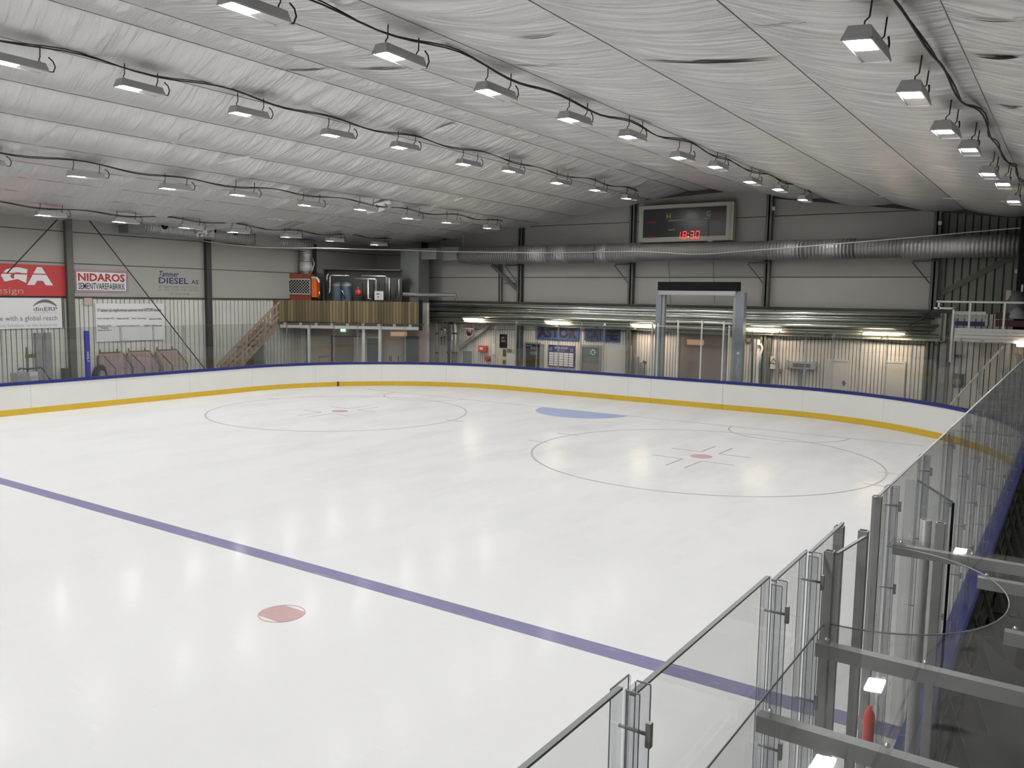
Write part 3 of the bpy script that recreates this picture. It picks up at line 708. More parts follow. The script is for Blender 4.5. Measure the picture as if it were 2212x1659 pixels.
ordn = ['first', 'second', 'third', 'fourth', 'fifth', 'sixth', 'seventh', 'eighth', 'ninth', 'tenth', 'eleventh', 'twelfth', 'thirteenth', 'fourteenth', 'fifteenth', 'sixteenth', 'seventeenth', 'eighteenth', 'nineteenth', 'twentieth']
proto = lamp_proto(); firstl = True
for r, (lx, lz) in enumerate(LROWS):
    for i, (ledx, ly) in enumerate(LEDS[r]):
        c = proto if firstl else copy_tree(proto); firstl = False
        jx = .04 * sin(i * 2.3 + r); c.location = (ledx, ly + .22, lz + .01); c.rotation_euler = (.02 * sin(i + r), (.08 if r == 4 else .02) + .015 * sin(i * 1.9 + r), .03 * sin(i * 2.7))
        c['label'] = 'LED floodlight, %s from the end wall in the %s' % (ordn[i], rows_l[r].replace(',', '')); c['group'] = 'ceiling lights, ' + rows_l[r]
    mb = MB(); pts = []; y = 3.6; k = 0
    while y > -36:
        pts.append((lx + TILT * (y - 3) + .13 + .04 * sin(y * 1.3 + r), y if r < 4 else y - 4.5, lz + .29 + .05 * sin(y * 2.1 + r) + .03 * sin(y * .7))); y -= .35
    mb.tube(pts, .014, 6); mb.tube([(p[0] + .03 * sin(i * .9), p[1], p[2] + .02 + .015 * cos(i * .8)) for i, p in enumerate(pts)], .012, 5)
    mb.build('lamp_cable', M['cable'], None, 'black cable along the lights of the ' + rows_l[r].split(',')[0], 'cable', 'ceiling light cables')

# ================================================================== COLUMNS, BRACES
def hcolumn(x, y, axis, z1, label, m='steel', wdt=.30, dep=.30, group=None, z0=0.):
    mb = MB()
    if axis == 'L':   # on side wall; flanges face the rink
        mb.box(x, x + .20, y - .10, y + .10, z0, z1); mb.box(x + .20, x + .22, y - .125, y + .125, z0, z1)
    else:
        mb.box(x - wdt / 2, x + wdt / 2, y - .02, y, z0, z1); mb.box(x - wdt / 2, x + wdt / 2, y - dep, y - dep + .02, z0, z1); mb.box(x - .03, x + .03, y - dep, y, z0, z1)
    return mb.build('steel_column', M[m], None, label, 'column', group)
hcolumn(-16.94, -9.84, 'L', 6.85, 'grey steel column between the red banner and the cement sign')
hcolumn(-16.94, -3.78, 'L', 6.75, 'dark steel column beside the blue lettered diesel sign', 'steeldark')
hcolumn(-16.94, -15.75, 'L', 6.85, 'grey steel column on the banner wall, out of frame')
hcolumn(-16.94, 2.3, 'L', 6.6, 'dark steel column behind the vertical duct of the orange unit', 'steeldark')
for x, z1, lb, m in ((-13.45, 6.9, 'dark column behind the pipework beside the balcony', 'steeldark'), (-7.46, 7.5, 'end wall column between the diagonal brace and the cafe sign', 'steel'), (-1.6, 8.45, 'end wall column at the side of the scoreboard toward the cafe sign', 'steel'), (4.37, 8.3, 'end wall column bearing a small white box, beyond the scoreboard', 'steel'), (10.39, 7.4, 'end wall column at the start of the bare green cladding', 'steel')):
    hcolumn(x, 6.93, 'F', z1, lb, m, .24, .24)
    mb = MB(); mb.bar((x - .12 - .6, 6.55, 5.62), (x - .12, 6.72, 4.85), .04, .04); mb.bar((x - .7, 6.6, 5.66), (x + .1, 6.6, 5.66), .05, .05)
    mb.build('duct_bracket', M['steeldark'], None, 'triangular bracket under the big duct on the %s' % lb.split(' column')[0].replace('dark', 'dark pipework') + ' column', 'bracket', 'duct brackets')
for a, b, lb in (((-10.2, -16.9, 6.85), (-12.15, -16.9, 4.7), 'thin diagonal tie rod crossing behind the red banner'), ((-9.25, -16.9, 6.95), (-4.15, -16.9, .75), 'thin diagonal tie rod crossing the banner wall beside the cement sign')):
    mb = MB(); mb.tube([(a[1] + .3, a[0], a[2]), (b[1] + .3, b[0], b[2])], .022, 6); mb.build('tie_rod', M['steeldark'], None, lb, 'tie rod')
def fbar(name, label, cat, p0, p1, wd, m, d=.2, mb=None, build=True):
    a = FAR.px(*p0, d); b = FAR.px(*p1, d); mb = MB(); mb.bar(FAR.P(a[0], d, a[1]), FAR.P(b[0], d, b[1]), .06, wd); return mb.build(name, m, None, label, cat)
fbar('diagonal_brace', 'steel brace sloping down from the big duct to the column by the cafe wall', 'brace', (1062, 572), (1126, 634), .16, M['steel'])
fbar('diagonal_brace', 'grey steel brace rising from the small door to the pipe band', 'brace', (992, 752), (1072, 690), .17, M['galv'])
fbar('diagonal_brace', 'light brace across the bare green cladding', 'brace', (2030, 635), (2190, 553), .20, M['olive'], .07)
for i, (x, y0, y1) in enumerate(((1078, 590, 640), (1084, 597, 640))): fbar('hanger_rod', 'thin dark %s hanger rod beside the upper diagonal brace' % ('outer', 'inner')[i], 'rod', (x, 570), (x, 656), .04, M['steeldark'])
fbar('cross_rod', 'short horizontal rod between hanger rods and column', 'rod', (1088, 612), (1124, 612), .03, M['steeldark'])

# ================================================================== BIG DUCT + PIPES
t = empty('air_duct', (0, 6.2, 6.05), 'large round grey duct running the length of the end wall', 'duct')
mb = MB(); mb.lathe((-10.4, 6.2, 6.12), [(.0, -.2), (.34, -.2), (.36, 0), (.42, .6), (.42, 9.2), (.36, 9.6), (.36, 22), (.37, 27)], 32, (1, 0, 0))
mb.build('pipe_run', M['duct'], t)
for a, b, r in ((-7.0, -5.5, .425), (-5.4, -4.4, .43), (-3.0, -2.4, .43), (4.6, 6.0, .37), (6.1, 7.8, .372), (9.4, 14, .38)):
    mb = MB(); mb.lathe((a, 6.2, 6.12), [(r - .01, 0), (r + .006, 0), (r + .006, b - a), (r - .01, b - a)], 32, (1, 0, 0)); mb.build('ribbed_section', mat_spiral('rib%d' % int(a * 10), (.42, .42, .42), .13, .35, .8), t, 'brighter ribbed duct section')
mb = MB(); mb.box(-11.7, -10.55, 5.9, 6.5, 5.9, 6.55); mb.build('inlet_box', M['ductgrey'], t)
mb = MB()
for x in (-10.5, -10.45): mb.bar((x, 6.2, 6.6), (x, 6.2, 7.2), .02, .02)
mb.build('hanging_strap', M['alu'], t)
t = empty('riser_duct', (-13.1, 5.7, 3.8), 'dark rectangular duct rising behind the balcony machinery', 'duct')
mb = MB(); mb.box(-13.75, -12.55, 5.3, 6.1, 3.8, 6.5); mb.build('shaft', M['ductgrey'], t)
mb = MB(); mb.box(-12.6, -11.6, 5.5, 6.3, 5.95, 6.5); mb.build('elbow', M['ductgrey'], t)
# horizontal pipes
pz = [(3.68, .085, 'pipe', 6.45), (3.56, .05, 'chrome', 6.35), (3.46, .085, 'pipe', 6.32), (3.33, .05, 'pipedull', 6.3), (3.22, .09, 'pipe', 6.28), (3.06, .06, 'pipedull', 6.35), (2.95, .07, 'pipedull', 6.4)]
words = ['topmost silver', 'thin bright', 'second thick silver', 'thin greenish', 'lowest thick silver', 'slim greenish', 'lowest greenish']
for i, (z, r, m, y) in enumerate(pz):
    mb = MB(); mb.tube([(-13.2 + .12 * i, y, z - .05 * (i > 2)), (-4, y, z), (4, y, z - .01), (10.7 - .15 * (i % 3), y, z + .04)], r, 14)
    mb.build('wall_pipe', M[m], None, '%s pipe in the band of pipes along the end wall' % words[i], 'pipe', 'pipes along the end wall')
mb = MB()
x = -13
while x < 10.8: mb.box(x, x + .05, 6.5, 6.95, 2.86, 3.8); mb.box(x, x + .05, 6.2, 6.95, 2.84, 2.88); x += 1.98
mb.build('pipe_racks', M['steel'], None, 'grey steel racks carrying the pipe band on the end wall', 'pipe rack')
mb = MB(); mb.box(-13.3, 10.9, 6.52, 6.93, 2.80, 3.8); mb.build('cable_tray', M['pipedull'], None, 'dull tray behind the pipe band above the cafe lights', 'tray')
# warm tube lights below the pipes
for i, (x, y) in enumerate(((-9.85, 6.25), (-5.0, 6.15), (-.62, 6.15), (4.55, 6.1), (8.95, 6.1))):
    lb = ['above the small grey door', 'above the cafe sign', 'at the hoist, beyond the cafe sign', 'above the white boiler pipe', 'above the white doors by the stair corner'][i]
    t = empty('tube_light', (x, y, 3.1), 'warm glowing tube light under the pipes %s' % lb, 'light fitting', 'tube lights on the end wall')
    l = .62 if i < 3 else .70
    mb = MB(); mb.box(x - l - .03, x + l + .03, y - .05, y + .05, 2.79 + .28, 2.84 + .28); mb.build('batten', M['white'], t)
    for xx in (x - l * .7, x + l * .7): mb = MB(); mb.box(xx - .01, xx + .01, y - .01, y + .2, 3.10, 3.13); mb.build('hanger', M['steel'], t)
    mb = MB(); mb.tube([(x + l * q, y, 3.03) for q in (-1, -.93, -.75, -.4, 0, .4, .75, .93, 1)], [.008, .022, .038, .05, .054, .05, .038, .022, .008], 12); mb.build('glowing_tube', M['tube'], t)
    # the light the fitting throws on the wall behind it
    ld = bpy.data.lights.new('tube_glow', 'AREA'); ld.shape = 'RECTANGLE'; ld.size = 2 * l; ld.size_y = .1; ld.energy = 16; ld.color = (1, .80, .60); lo = bpy.data.objects.new('tube_glow', ld); COL.objects.link(lo); lo.parent = t; lo.location = (0, .02, -.13); lo.rotation_euler = (radians(28), 0, 0)

# ================================================================== SCOREBOARD
t = empty('scoreboard', (.89, 6.7, 6.55), 'black scoreboard in a pale frame showing 18:30 in red', 'scoreboard')
F2 = Frame((-17, 6.55), (17, 6.55)); s0, s1, z0, z1 = 17 - 1.19, 17 + 2.98, 6.57, 8.12
mb = MB(); F2.box(mb, s0, s1, -.3, .0, z0, z1); mb.build('cabinet', M['scoreframe'], t)
mb = MB(); F2.box(mb, s0 + .2, s1 - .3, 0, .012, z0 + .2, z1 - .16); mb.build('display_face', M['scoreface'], t)
mb = MB()
for a in (.06, .12): F2.box(mb, s0 + a, s0 + a + .02, 0, .02, z0, z1); F2.box(mb, s1 - a - .06, s1 - a - .03, 0, .02, z0, z1)
F2.box(mb, s0, s1, 0, .02, z1 - .03, z1); F2.box(mb, s0, s1, 0, .02, z0, z0 + .03)
mb.build('frame_rib', M['scoreframe'], t)
def sp(x, y): return F2.px(x, y)
def stext(b, x0, y0, x1, y1, m, nm='lettering', **k):
    a = F2.px(x0, (y0 + y1) / 2); c = F2.px(x1, (y0 + y1) / 2); zt = F2.px((x0 + x1) / 2, y0)[1]; zb = F2.px((x0 + x1) / 2, y1)[1]
    return text(F2, b, a[0], c[0], zb, zt, .02, m, t, nm, **k)
stext('H', 1441, 461, 1449, 473, M['screenyel']); stext('G', 1527, 455, 1535, 468, M['screenyel']); 
mb = MB(); a = F2.px(1485, 464.5); F2.box(mb, a[0], a[0] + .09, .012, .02, a[1] - .012, a[1] + .012); mb.build('dash', M['screenyel'], t)
for q in ((1399, 478, 1417, 483), (1398, 510, 1416, 515), (1537, 471, 1557, 477), (1537, 504, 1556, 509)): stext('PLAYER', *q, M['screenred'], shear=.2)
mb = MB()
for x0, y0, x1, y1 in ((1444, 476, 1444, 497), (1444, 497, 1458, 496), (1444, 477, 1535, 472), (1530, 473, 1530, 511)):
    a = F2.px(x0, y0); b = F2.px(x1, y1); mb.bar(F2.P(a[0], .016, a[1]), F2.P(b[0], .016, b[1]), .01, .055)
mb.build('outline_mark', M['screengrey'], t)
# seven segment digits
SEG = {'1': 'bc', '8': 'abcdefg', '3': 'abcdg', '0': 'abcdef'}
dg0 = F2.px(1468, 515); dg1 = F2.px(1511, 499)
zb, zt = F2.px(1489, 515)[1], F2.px(1489, 500)[1]; dh = zt - zb; base = F2.px(1466, 507)[0]; span = F2.px(1511, 507)[0] - base
for k, (ch, off) in enumerate((('1', -.09), ('8', .20), ('3', .56), ('0', .82))):
    mb = MB(); wd = span * .165; x = base + span * off; th = .032
    for s_ in SEG[ch]:
        seg = {'a': ((0, 1), (1, 1)), 'b': ((1, 1), (1, .5)), 'c': ((1, .5), (1, 0)), 'd': ((0, 0), (1, 0)), 'e': ((0, .5), (0, 0)), 'f': ((0, 1), (0, .5)), 'g': ((0, .5), (1, .5))}[s_]
        P = [F2.P(x + wd * u + .08 * v * dh, .022, zb + dh * v) for u, v in seg]; dv = (P[1] - P[0]) * .06
        mb.bar(P[0] + dv, P[1] - dv, .01, th)
    mb.build('digit', M['ledred'], t)
mb = MB(); x = base + span * .455
for v, m in ((.72, 'ledred'), (.25, 'ledyel')):
    mb = MB(); F2.box(mb, x, x + .035, .012, .024, zb + dh * v - .02, zb + dh * v + .02); mb.build('colon_dot', M[m], t)
mb = MB(); F2.box(mb, s1 - 1.05, s1 - .85, -.05, .03, z0 - .04, z0 + .06); mb.build('mounting_block', M['scoreframe'], t)

# ================================================================== HOIST AT THE GATE
t = empty('gate_hoist', (2.4, 4.45, 0), 'tall blue grey portal frame with black head box above the rink gate', 'hoist')
for x0, x1 in ((.70, .93), (3.98, 4.30)):
    mb = MB(); mb.box(x0, x1, 4.40, 4.70, 0, 4.45); mb.build('leg', M['hoist'], t)
    mb = MB(); mb.box(x1 if x0 < 1 else x0 - .12, x1 + .12 if x0 < 1 else x0, 4.46, 4.64, 0, 4.45); mb.build('guide_rail', M['galv'], t)
mb = MB(); mb.box(.80, 4.03, 4.30, 4.75, 4.50, 4.84); mb.build('head_box', M['black'], t)
mb = MB(); mb.box(.84, 3.98, 4.32, 4.7, 4.33, 4.49); mb.build('cross_beam', M['alu'], t)
mb = MB(); mb.tube([(4.16, 4.38, 2.0), (4.18, 4.36, 1.85), (4.12, 4.37, 1.6), (4.15, 4.38, 1.2)], .012, 6); mb.box(4.12, 4.2, 4.37, 4.4, 2.1, 2.2); mb.build('switch', M['white'], t)
# white posts of the gate screen
t = empty('gate_screen', (2.3, 4.03, 1.09), 'clear gate screen framed by thin white posts', 'screen')
for px in (1406, 1418, 1461, 1512, 1559, 1571):
    a = FAR.px(px, 815, 2.97); zt = 3.36 if px in (1461, 1512, 1559) else 3.2
    mb = MB(); x = a[0] - 17; mb.box(x - .028, x + .028, 4.01, 4.05, 1.09, zt); mb.build('post', M['white'], t)
mb = MB(); mb.bar((.7, 4.03, 3.10), (3.8, 4.03, 3.06), .015, .02); mb.build('top_wire', M['white'], t)
mb = MB(); mb.box(.85, 3.75, 4.0, 4.01, 1.1, 3.06); mb.build('sheet', M['glass'], t)

# ================================================================== FAR WALL LOWER ITEMS
def door(n, fr, rc, m, label, frame_m='white', handle=None, d=.04, zb=0.):
    s0, s1, _, z1 = fr.rect(*rc, d); t = empty('door_%d' % n, tuple(fr.P((s0 + s1) / 2, d, 0)), label, None, None, 'structure')
    mb = MB(); fr.box(mb, s0, s1, d, d + .04, zb, z1); mb.build('panel', m, t)
    mb = MB(); f = .07; fr.box(mb, s0 - f, s0, d - .02, d + .06, zb, z1 + f); fr.box(mb, s1, s1 + f, d - .02, d + .06, zb, z1 + f); fr.box(mb, s0, s1, d - .02, d + .06, z1, z1 + f); mb.build('door_frame', M[frame_m], t)
    if handle is not None:
        sh = s0 + (s1 - s0) * handle; mb = MB(); fr.box(mb, sh - .07, sh + .07, d + .06, d + .09, 1.05, 1.08); fr.box(mb, sh - .02, sh + .02, d + .04, d + .07, .95, 1.15); mb.build('handle', M['dark'], t)
    return t
door(1, FAR, (1001, 758, 1021, 792), M['midgrey'], 'small grey door with pale frame under the diagonal brace', 'offwhite')
door(2, FAR, (1785, 780, 1829, 830), M['cream'], 'cream door with handle below the heater box', 'offwhite', .9)
door(3, FAR, (1912, 784, 1950, 860), M['cream'], 'cream door under the last tube light by the stair corner', 'offwhite')
door(4, FAR, (1312, 748, 1362, 810), M['offwhite'], 'white double door beyond the cafe window', 'offwhite', .93)
# window of cafe
s0, s1, z0, z1 = FAR.rect(1258, 750, 1294, 802, .05); t = empty('window_1', tuple(FAR.P((s0 + s1) / 2, .05, z0)), 'cafe window with pale frame and white round emblem', None, None, 'structure')
mb = MB(); FAR.box(mb, s0, s1, .03, .05, z0 + .35, z1); mb.build('glazing', M['bluegrey'], t)
mb = MB(); FAR.box(mb, s0, s1, .03, .055, z0, z0 + .35); mb.build('lower_panel', M['brown'], t)
mb = MB()
for a, b, c, e in ((s0 - .12, s0, z0, z1 + .1), (s1, s1 + .12, z0, z1 + .1), (s0, s1, z1, z1 + .1)): FAR.box(mb, a, b, .03, .09, c, e)
mb.build('window_frame', M['midgrey'], t)
mb = MB(); c = FAR.px(1281, 761, .06)
for k in range(7):
    a = 2 * pi * k / 7; q = FAR.P(c[0] + .11 * cos(a), .06, c[1] + .11 * sin(a)); mb.box(q.x - .03, q.x + .03, q.y - .01, q.y, q.z - .03, q.z + .03)
mb.build('emblem', M['signwhite'], t)
# black poster door
s0, s1, z0, z1 = FAR.rect(1137, 743, 1167, 800, .06)
t = empty('poster_stand', tuple(FAR.P((s0 + s1) / 2, .1, z0)), 'tall black poster panel with white print beside the column', 'poster')
mb = MB(); FAR.box(mb, s0, s1, .04, .1, z0, z1); mb.build('sheet', M['black'], t)
mb = MB(); FAR.box(mb, s0 - .08, s0, .04, .12, z0, z1 + .08); FAR.box(mb, s1, s1 + .2, .04, .12, z0, z1 + .02); FAR.box(mb, s0, s1, .04, .12, z1, z1 + .08); mb.build('surround', M['midgrey'], t)
text(FAR, 'BILLETT', s0 + .05, s0 + .35, z1 - .12, z1 - .06, .105, M['signwhite'], t)
text(FAR, 'ASTOR\nHOCKEY', s0 + .25, s0 + .6, z0 + .75, z0 + 1.15, .105, M['textlight'], t)
# smaller black poster
s0, s1, z0, z1 = FAR.rect(1079, 722, 1095, 752, .06); t = empty('wall_poster', tuple(FAR.P(s0, .06, z0)), 'small black poster with white print above the notice board', 'poster')
mb = MB(); FAR.box(mb, s0, s1, .04, .06, z0, z1); mb.build('sheet', M['black'], t); text(FAR, 'ASTOR\nHOCKEY', s0 + .1, s1 - .1, z0 + .3, z0 + .55, .065, M['signwhite'], t)
# notice board
s0, s1, z0, z1 = FAR.rect(1076, 753, 1124, 792, .06); t = empty('notice_board', tuple(FAR.P(s0, .06, z0)), 'pale yellow notice board with pinned papers beside the column', 'notice board')
mb = MB(); FAR.box(mb, s0, s1, .04, .07, z0, z1); mb.build('backing', M['yellowpale'], t)
for a, b, c, e, m in ((.22, .36, .55, .95, 'textblue'), (.22, .36, .1, .35, 'cabinet'), (.42, .97, .08, .72, 'signwhite'), (.40, .62, .78, .98, 'bluegrey'), (.65, .9, .74, .98, 'beige')):
    mb = MB(); FAR.box(mb, s0 + (s1 - s0) * a, s0 + (s1 - s0) * b, .07, .078, z0 + (z1 - z0) * c, z0 + (z1 - z0) * e); mb.build('paper', M[m], t)
# fire box and hose
s0, s1, z0, z1 = FAR.rect(1033, 747, 1050, 760, .2); t = empty('fire_box', tuple(FAR.P(s0, .2, z0)), 'orange red fire box with white label on the cream cladding', 'fire box')
mb = MB(); FAR.box(mb, s0, s1, .04, .2, z0, z1); mb.build('case', M['redbright'], t); mb = MB(); FAR.box(mb, s0 + .09, s0 + .28, .2, .205, z0 + .1, z0 + .22); mb.build('label_plate', M['signwhite'], t)
c = FAR.px(1053, 774, .15); mb = MB(); mb.lathe(FAR.P(c[0], .06, c[1]), [(0, 0), (.13, 0), (.15, .02), (.15, .12), (.08, .13), (0, .13)], 20, (0, -1, 0)); mb.build('hose_reel', M['textred'], None, 'red round hose reel below the fire box', 'hose reel')
boxthing(FAR, 'paper_notice', 'narrow white paper notice hanging beside the hose reel', 'notice', (1062, 742, 1071, 766), .02, M['signwhite'], .05)
# ASTOR CAFE
for rc, body, lb in (((1158, 706, 1250, 734), 'ASTOR', 'blue sign panel with maroon letters reading ASTOR'), ((1262, 711, 1297, 736), 'CA', 'blue sign panel with the maroon letters CA'), ((1300, 712, 1338, 739), 'FE', 'blue sign panel with the maroon letters FE at the end of the cafe sign')):
    s0, s1, z0, z1 = FAR.rect(*rc, .12); t = empty('cafe_sign', tuple(FAR.P(s0, .12, z0)), lb, 'sign', 'cafe sign panels')
    mb = MB(); FAR.box(mb, s0, s1, .05, .11, z0, z1); mb.build('panel', M['skyblue'], t)
    h = z1 - z0; text(FAR, body, s0 + .08, s1 - .08, z0 + h * .14, z1 - h * .1, .115, M['maroon'], t, bold=.055)
# blue schedule board
s0, s1, z0, z1 = FAR.rect(1184, 746, 1241, 793, .1); t = empty('schedule_board', tuple(FAR.P(s0, .1, z0)), 'navy board titled ASTOR HOCKEY with a grid of white boxes', 'board'); w_, h_ = s1 - s0, z1 - z0
mb = MB(); FAR.box(mb, s0, s1, .05, .1, z0, z1); mb.build('panel', M['navy'], t)
text(FAR, 'ASTOR HOCKEY', s0 + w_ * .24, s0 + w_ * .76, z1 - h_ * .17, z1 - h_ * .07, .105, M['signwhite'], t)
text(FAR, 'KAMPOPPSETT', s0 + w_ * .34, s0 + w_ * .66, z1 - h_ * .28, z1 - h_ * .22, .105, M['textlight'], t)
mb = MB()
for c_ in range(5):
    for r_ in range(6):
        if r_ == 0 and c_ == 0: pass
        a = s0 + w_ * (.04 + .188 * c_); b = z0 + h_ * (.05 + .105 * r_); FAR.box(mb, a, a + w_ * .165, .1, .106, b, b + h_ * .085)
mb.build('grid_boxes', M['signwhite'], t)
for a in (.05, .84): mb = MB(); mb.lathe(FAR.P(s0 + w_ * (a + .05), .1, z1 - h_ * .2), [(.05, 0), (.075, 0), (.075, .006), (.05, .006)], 12, (0, -1, 0)); mb.build('crest', M['textlight'], t)
# dark alcove and leaning objects beside hoist
boxthing(FAR, 'dark_alcove', 'dark narrow opening between the double door and the hoist', 'opening', (1363, 706, 1374, 812), .03, M['brown'], .04)
mb = MB()
for x, z, k in ((-1.35, 1.75, .25), (-1.2, 1.6, .3), (-1.05, 1.35, .3)): mb.bar((x, 6.9, z), (x + k, 6.5, .05), .09, .03)
mb.build('leaning_boards', M['cabinet'], None, 'dark grey boards leaning beside the double door', 'boards')
mb = MB(); c = FAR.px(1393, 790, .2); mb.bar(FAR.P(c[0], .2, 0), FAR.P(c[0] - .03, .2, 1.4), .05, .05); mb.bar(FAR.P(c[0] - .1, .2, 1.42), FAR.P(c[0] + .05, .2, 1.36), .05, .12); mb.build('scraper', M['dark'], None, 'dark long handled scraper leaning left of the hoist leg', 'tool')
# big service opening behind gate
s0, s1, _, z1 = FAR.rect(1466, 722, 1572, 830, .06); t = empty('door_5', tuple(FAR.P((s0 + s1) / 2, 0, 0)), 'wide misty service opening behind the gate with warm interior light', None, None, 'structure')
mb = MB(); FAR.box(mb, s0, s1, .036, .05, 0, z1); mb.build('curtain', M['brown'], t)
mb = MB(); FAR.box(mb, s0 - .12, s0, .03, .1, 0, z1 + .14); FAR.box(mb, s1, s1 + .12, .03, .1, 0, z1 + .14); FAR.box(mb, s0, s1, .03, .1, z1, z1 + .14); mb.build('door_frame', M['offwhite'], t)
mb = MB(); a = FAR.px(1484, 733, .06); b = FAR.px(1560, 748, .06); FAR.box(mb, a[0], a[0] + .75, .05, .056, b[1], a[1]); mb.build('lit_window', M['dim'], t)
mb = MB(); a = FAR.px(1500, 805, .06); FAR.box(mb, a[0], a[0] + .35, .05, .3, 0, .75); mb.build('crate', M['beige'], t)
s0, s1, z0, z1 = FAR.rect(1527, 707, 1546, 716, .08); mb = MB(); FAR.box(mb, s0, s1, .05, .1, z0, z1); mb.build('wall_plate', M['olive'], None, 'small framed plate above the service opening', 'plate')
# right of hoist
boxthing(FAR, 'tall_slot', 'tall black door opening just beyond the hoist leg', 'opening', (1595, 726, 1606, 830), .03, M['cabinet'], .04)
mb = MB(); pts = [FAR.P(*(lambda q: (q[0], .25, q[1]))(FAR.px(x, y, .25))) for x, y in ((1588, 700), (1602, 700), (1618, 712), (1626, 724), (1625, 770), (1623, 830))]; mb.tube(pts, .045, 8); mb.build('cable_drop', M['cable'], None, 'thick black cable curving down from the pipe band beyond the hoist', 'cable')
c = FAR.px(1617, 735, .12); mb = MB(); mb.lathe(FAR.P(c[0], .05, c[1]), [(0, 0), (.11, 0), (.13, .03), (.13, .09), (.05, .12), (0, .12)], 16, (0, -1, 0)); mb.build('alarm_bell', M['brown'], None, 'small round dark bell beside the thick cable', 'bell')
boxthing(FAR, 'boiler_cabinet', 'tall narrow white cabinet with pipe beside the thick cable', 'cabinet', (1634, 734, 1653, 834), .22, M['white'], .05)
mb = MB(); pts = [FAR.P(*(lambda q: (q[0], .35, q[1]))(FAR.px(x, y, .35))) for x, y in ((1636, 744), (1644, 744), (1647, 752), (1643, 765), (1641, 795))]; mb.tube(pts, .05, 10); mb.build('white_pipe', M['white'], None, 'bent white pipe in front of the narrow cabinet', 'pipe')
boxthing(FAR, 'steel_post', 'grey flat post between the narrow cabinet and warning sign', 'post', (1655, 726, 1664, 834), .15, M['steel'], .05)
s0, s1, z0, z1 = FAR.rect(1661, 770, 1681, 797, .2); t = empty('warning_sign', tuple(FAR.P(s0, .2, z0)), 'white sign with triangular warning symbol beside the grey post', 'sign')
mb = MB(); FAR.box(mb, s0, s1, .18, .2, z0, z1); mb.build('plate', M['offwhite'], t)
A = [FAR.P(s0 + (s1 - s0) * .5, .205, z1 - .08), FAR.P(s0 + .06, .205, z0 + .22), FAR.P(s1 - .06, .205, z0 + .22)]; mb = MB()
for k in range(3): mb.bar(A[k], A[(k + 1) % 3], .01, .03)
mb.bar((A[0] + Vector((0, 0, -.12))), (A[0] + Vector((0, 0, -.28))), .01, .035); mb.build('triangle_mark', M['text'], t)
text(FAR, 'RINK AREA', s0 + .05, s1 - .05, z0 + .06, z0 + .13, .205, M['textgrey'], t) if False else None
fbar('conduit', 'thin dark conduit descending beside the warning sign', 'pipe', (1679, 735), (1673, 890), .05, M['brown'], .25)
s0, s1, z0, z1 = FAR.rect(1699, 782, 1762, 797, .3); t = empty('heater_box', tuple(FAR.P(s0, .3, z0)), 'grey metal wall heater with dark grille beside the cream door', 'heater')
mb = MB(); FAR.box(mb, s0, s1, .04, .3, z0, z1); mb.build('case', M['alu'], t); mb = MB(); FAR.box(mb, s0 + .25, s1 - .2, .3, .31, z0 + .06, z1 - .06); mb.build('grille', M['cabinet'], t); mb = MB(); FAR.box(mb, s0 - .02, s0 + .06, .28, .33, z0 - .05, z1 + .05); FAR.box(mb, s1 - .06, s1 + .02, .28, .33, z0 - .05, z1 + .05); mb.build('bracket', M['galv'], t)
boxthing(FAR, 'grey_strip', 'short grey strip on the wall below the heater', 'strip', (1725, 803, 1732, 836), .04, M['midgrey'], .05)
boxthing(FAR, 'junction_box', 'small round dark box beside the warning sign', 'box', (1682, 797, 1689, 805), .08, M['brown'], .05)
mb = MB(); pts = [FAR.P(*(lambda q: (q[0], .12, q[1]))(FAR.px(x, y, .12))) for x, y in ((1690, 733), (1780, 733), (1850, 734), (1950, 743), (2030, 746))]; mb.tube(pts, .012, 6); mb.build('wall_cable', M['cable'], None, 'thin cable strung along the cladding above the cream doors', 'cable')
mb = MB(); pts = [FAR.P(*(lambda q: (q[0], .12, q[1]))(FAR.px(x, y, .12))) for x, y in ((1000, 711), (1130, 712), (1250, 714), (1390, 716))]; mb.tube(pts, .010, 6); mb.build('wall_cable', M['cable'], None, 'thin cable strung along the cladding above the cafe sign', 'cable')
mb = MB(); pts = [FAR.P(*(lambda q: (q[0], 1.2, q[1]))(FAR.px(x, y, 1.2))) for x, y in ((1960, 705), (1990, 690), (2010, 672), (2030, 660))]; mb.tube(pts, .02, 6); mb.build('slack_cable', M['cable'], None, 'black slack cable rising from the pipes to the platform rail', 'cable')
mb = MB(); pts = [FAR.P(*(lambda q: (q[0], .12, q[1]))(FAR.px(x, y, .12))) for x, y in ((1444, 560), (1446, 600), (1448, 655))]; mb.tube(pts, .010, 5); mb.build('wall_conduit', M['steel'], None, 'thin vertical conduit on the panels toward the cafe side of the hoist', 'pipe')
mb = MB(); pts = [FAR.P(*(lambda q: (q[0], .12, q[1]))(FAR.px(x, y, .12))) for x, y in ((1541, 560), (1542, 600), (1544, 655))]; mb.tube(pts, .010, 5); mb.build('wall_conduit', M['steel'], None, 'thin vertical conduit on the panels above the middle of the hoist', 'pipe')
mb = MB(); FAR.box(mb, *(lambda r: (r[0], r[1], .2, .32, r[2], r[3]))(FAR.rect(1668, 446, 1674, 454, .3))); mb.build('column_box', M['white'], None, 'small white box on the column beyond the scoreboard', 'box')
mb = MB(); FAR.box(mb, *(lambda r: (r[0], r[1], .2, .32, r[2], r[3]))(FAR.rect(2026, 478, 2034, 486, .3))); mb.build('column_box', M['white'], None, 'small white box on the column by the bare green cladding', 'box')
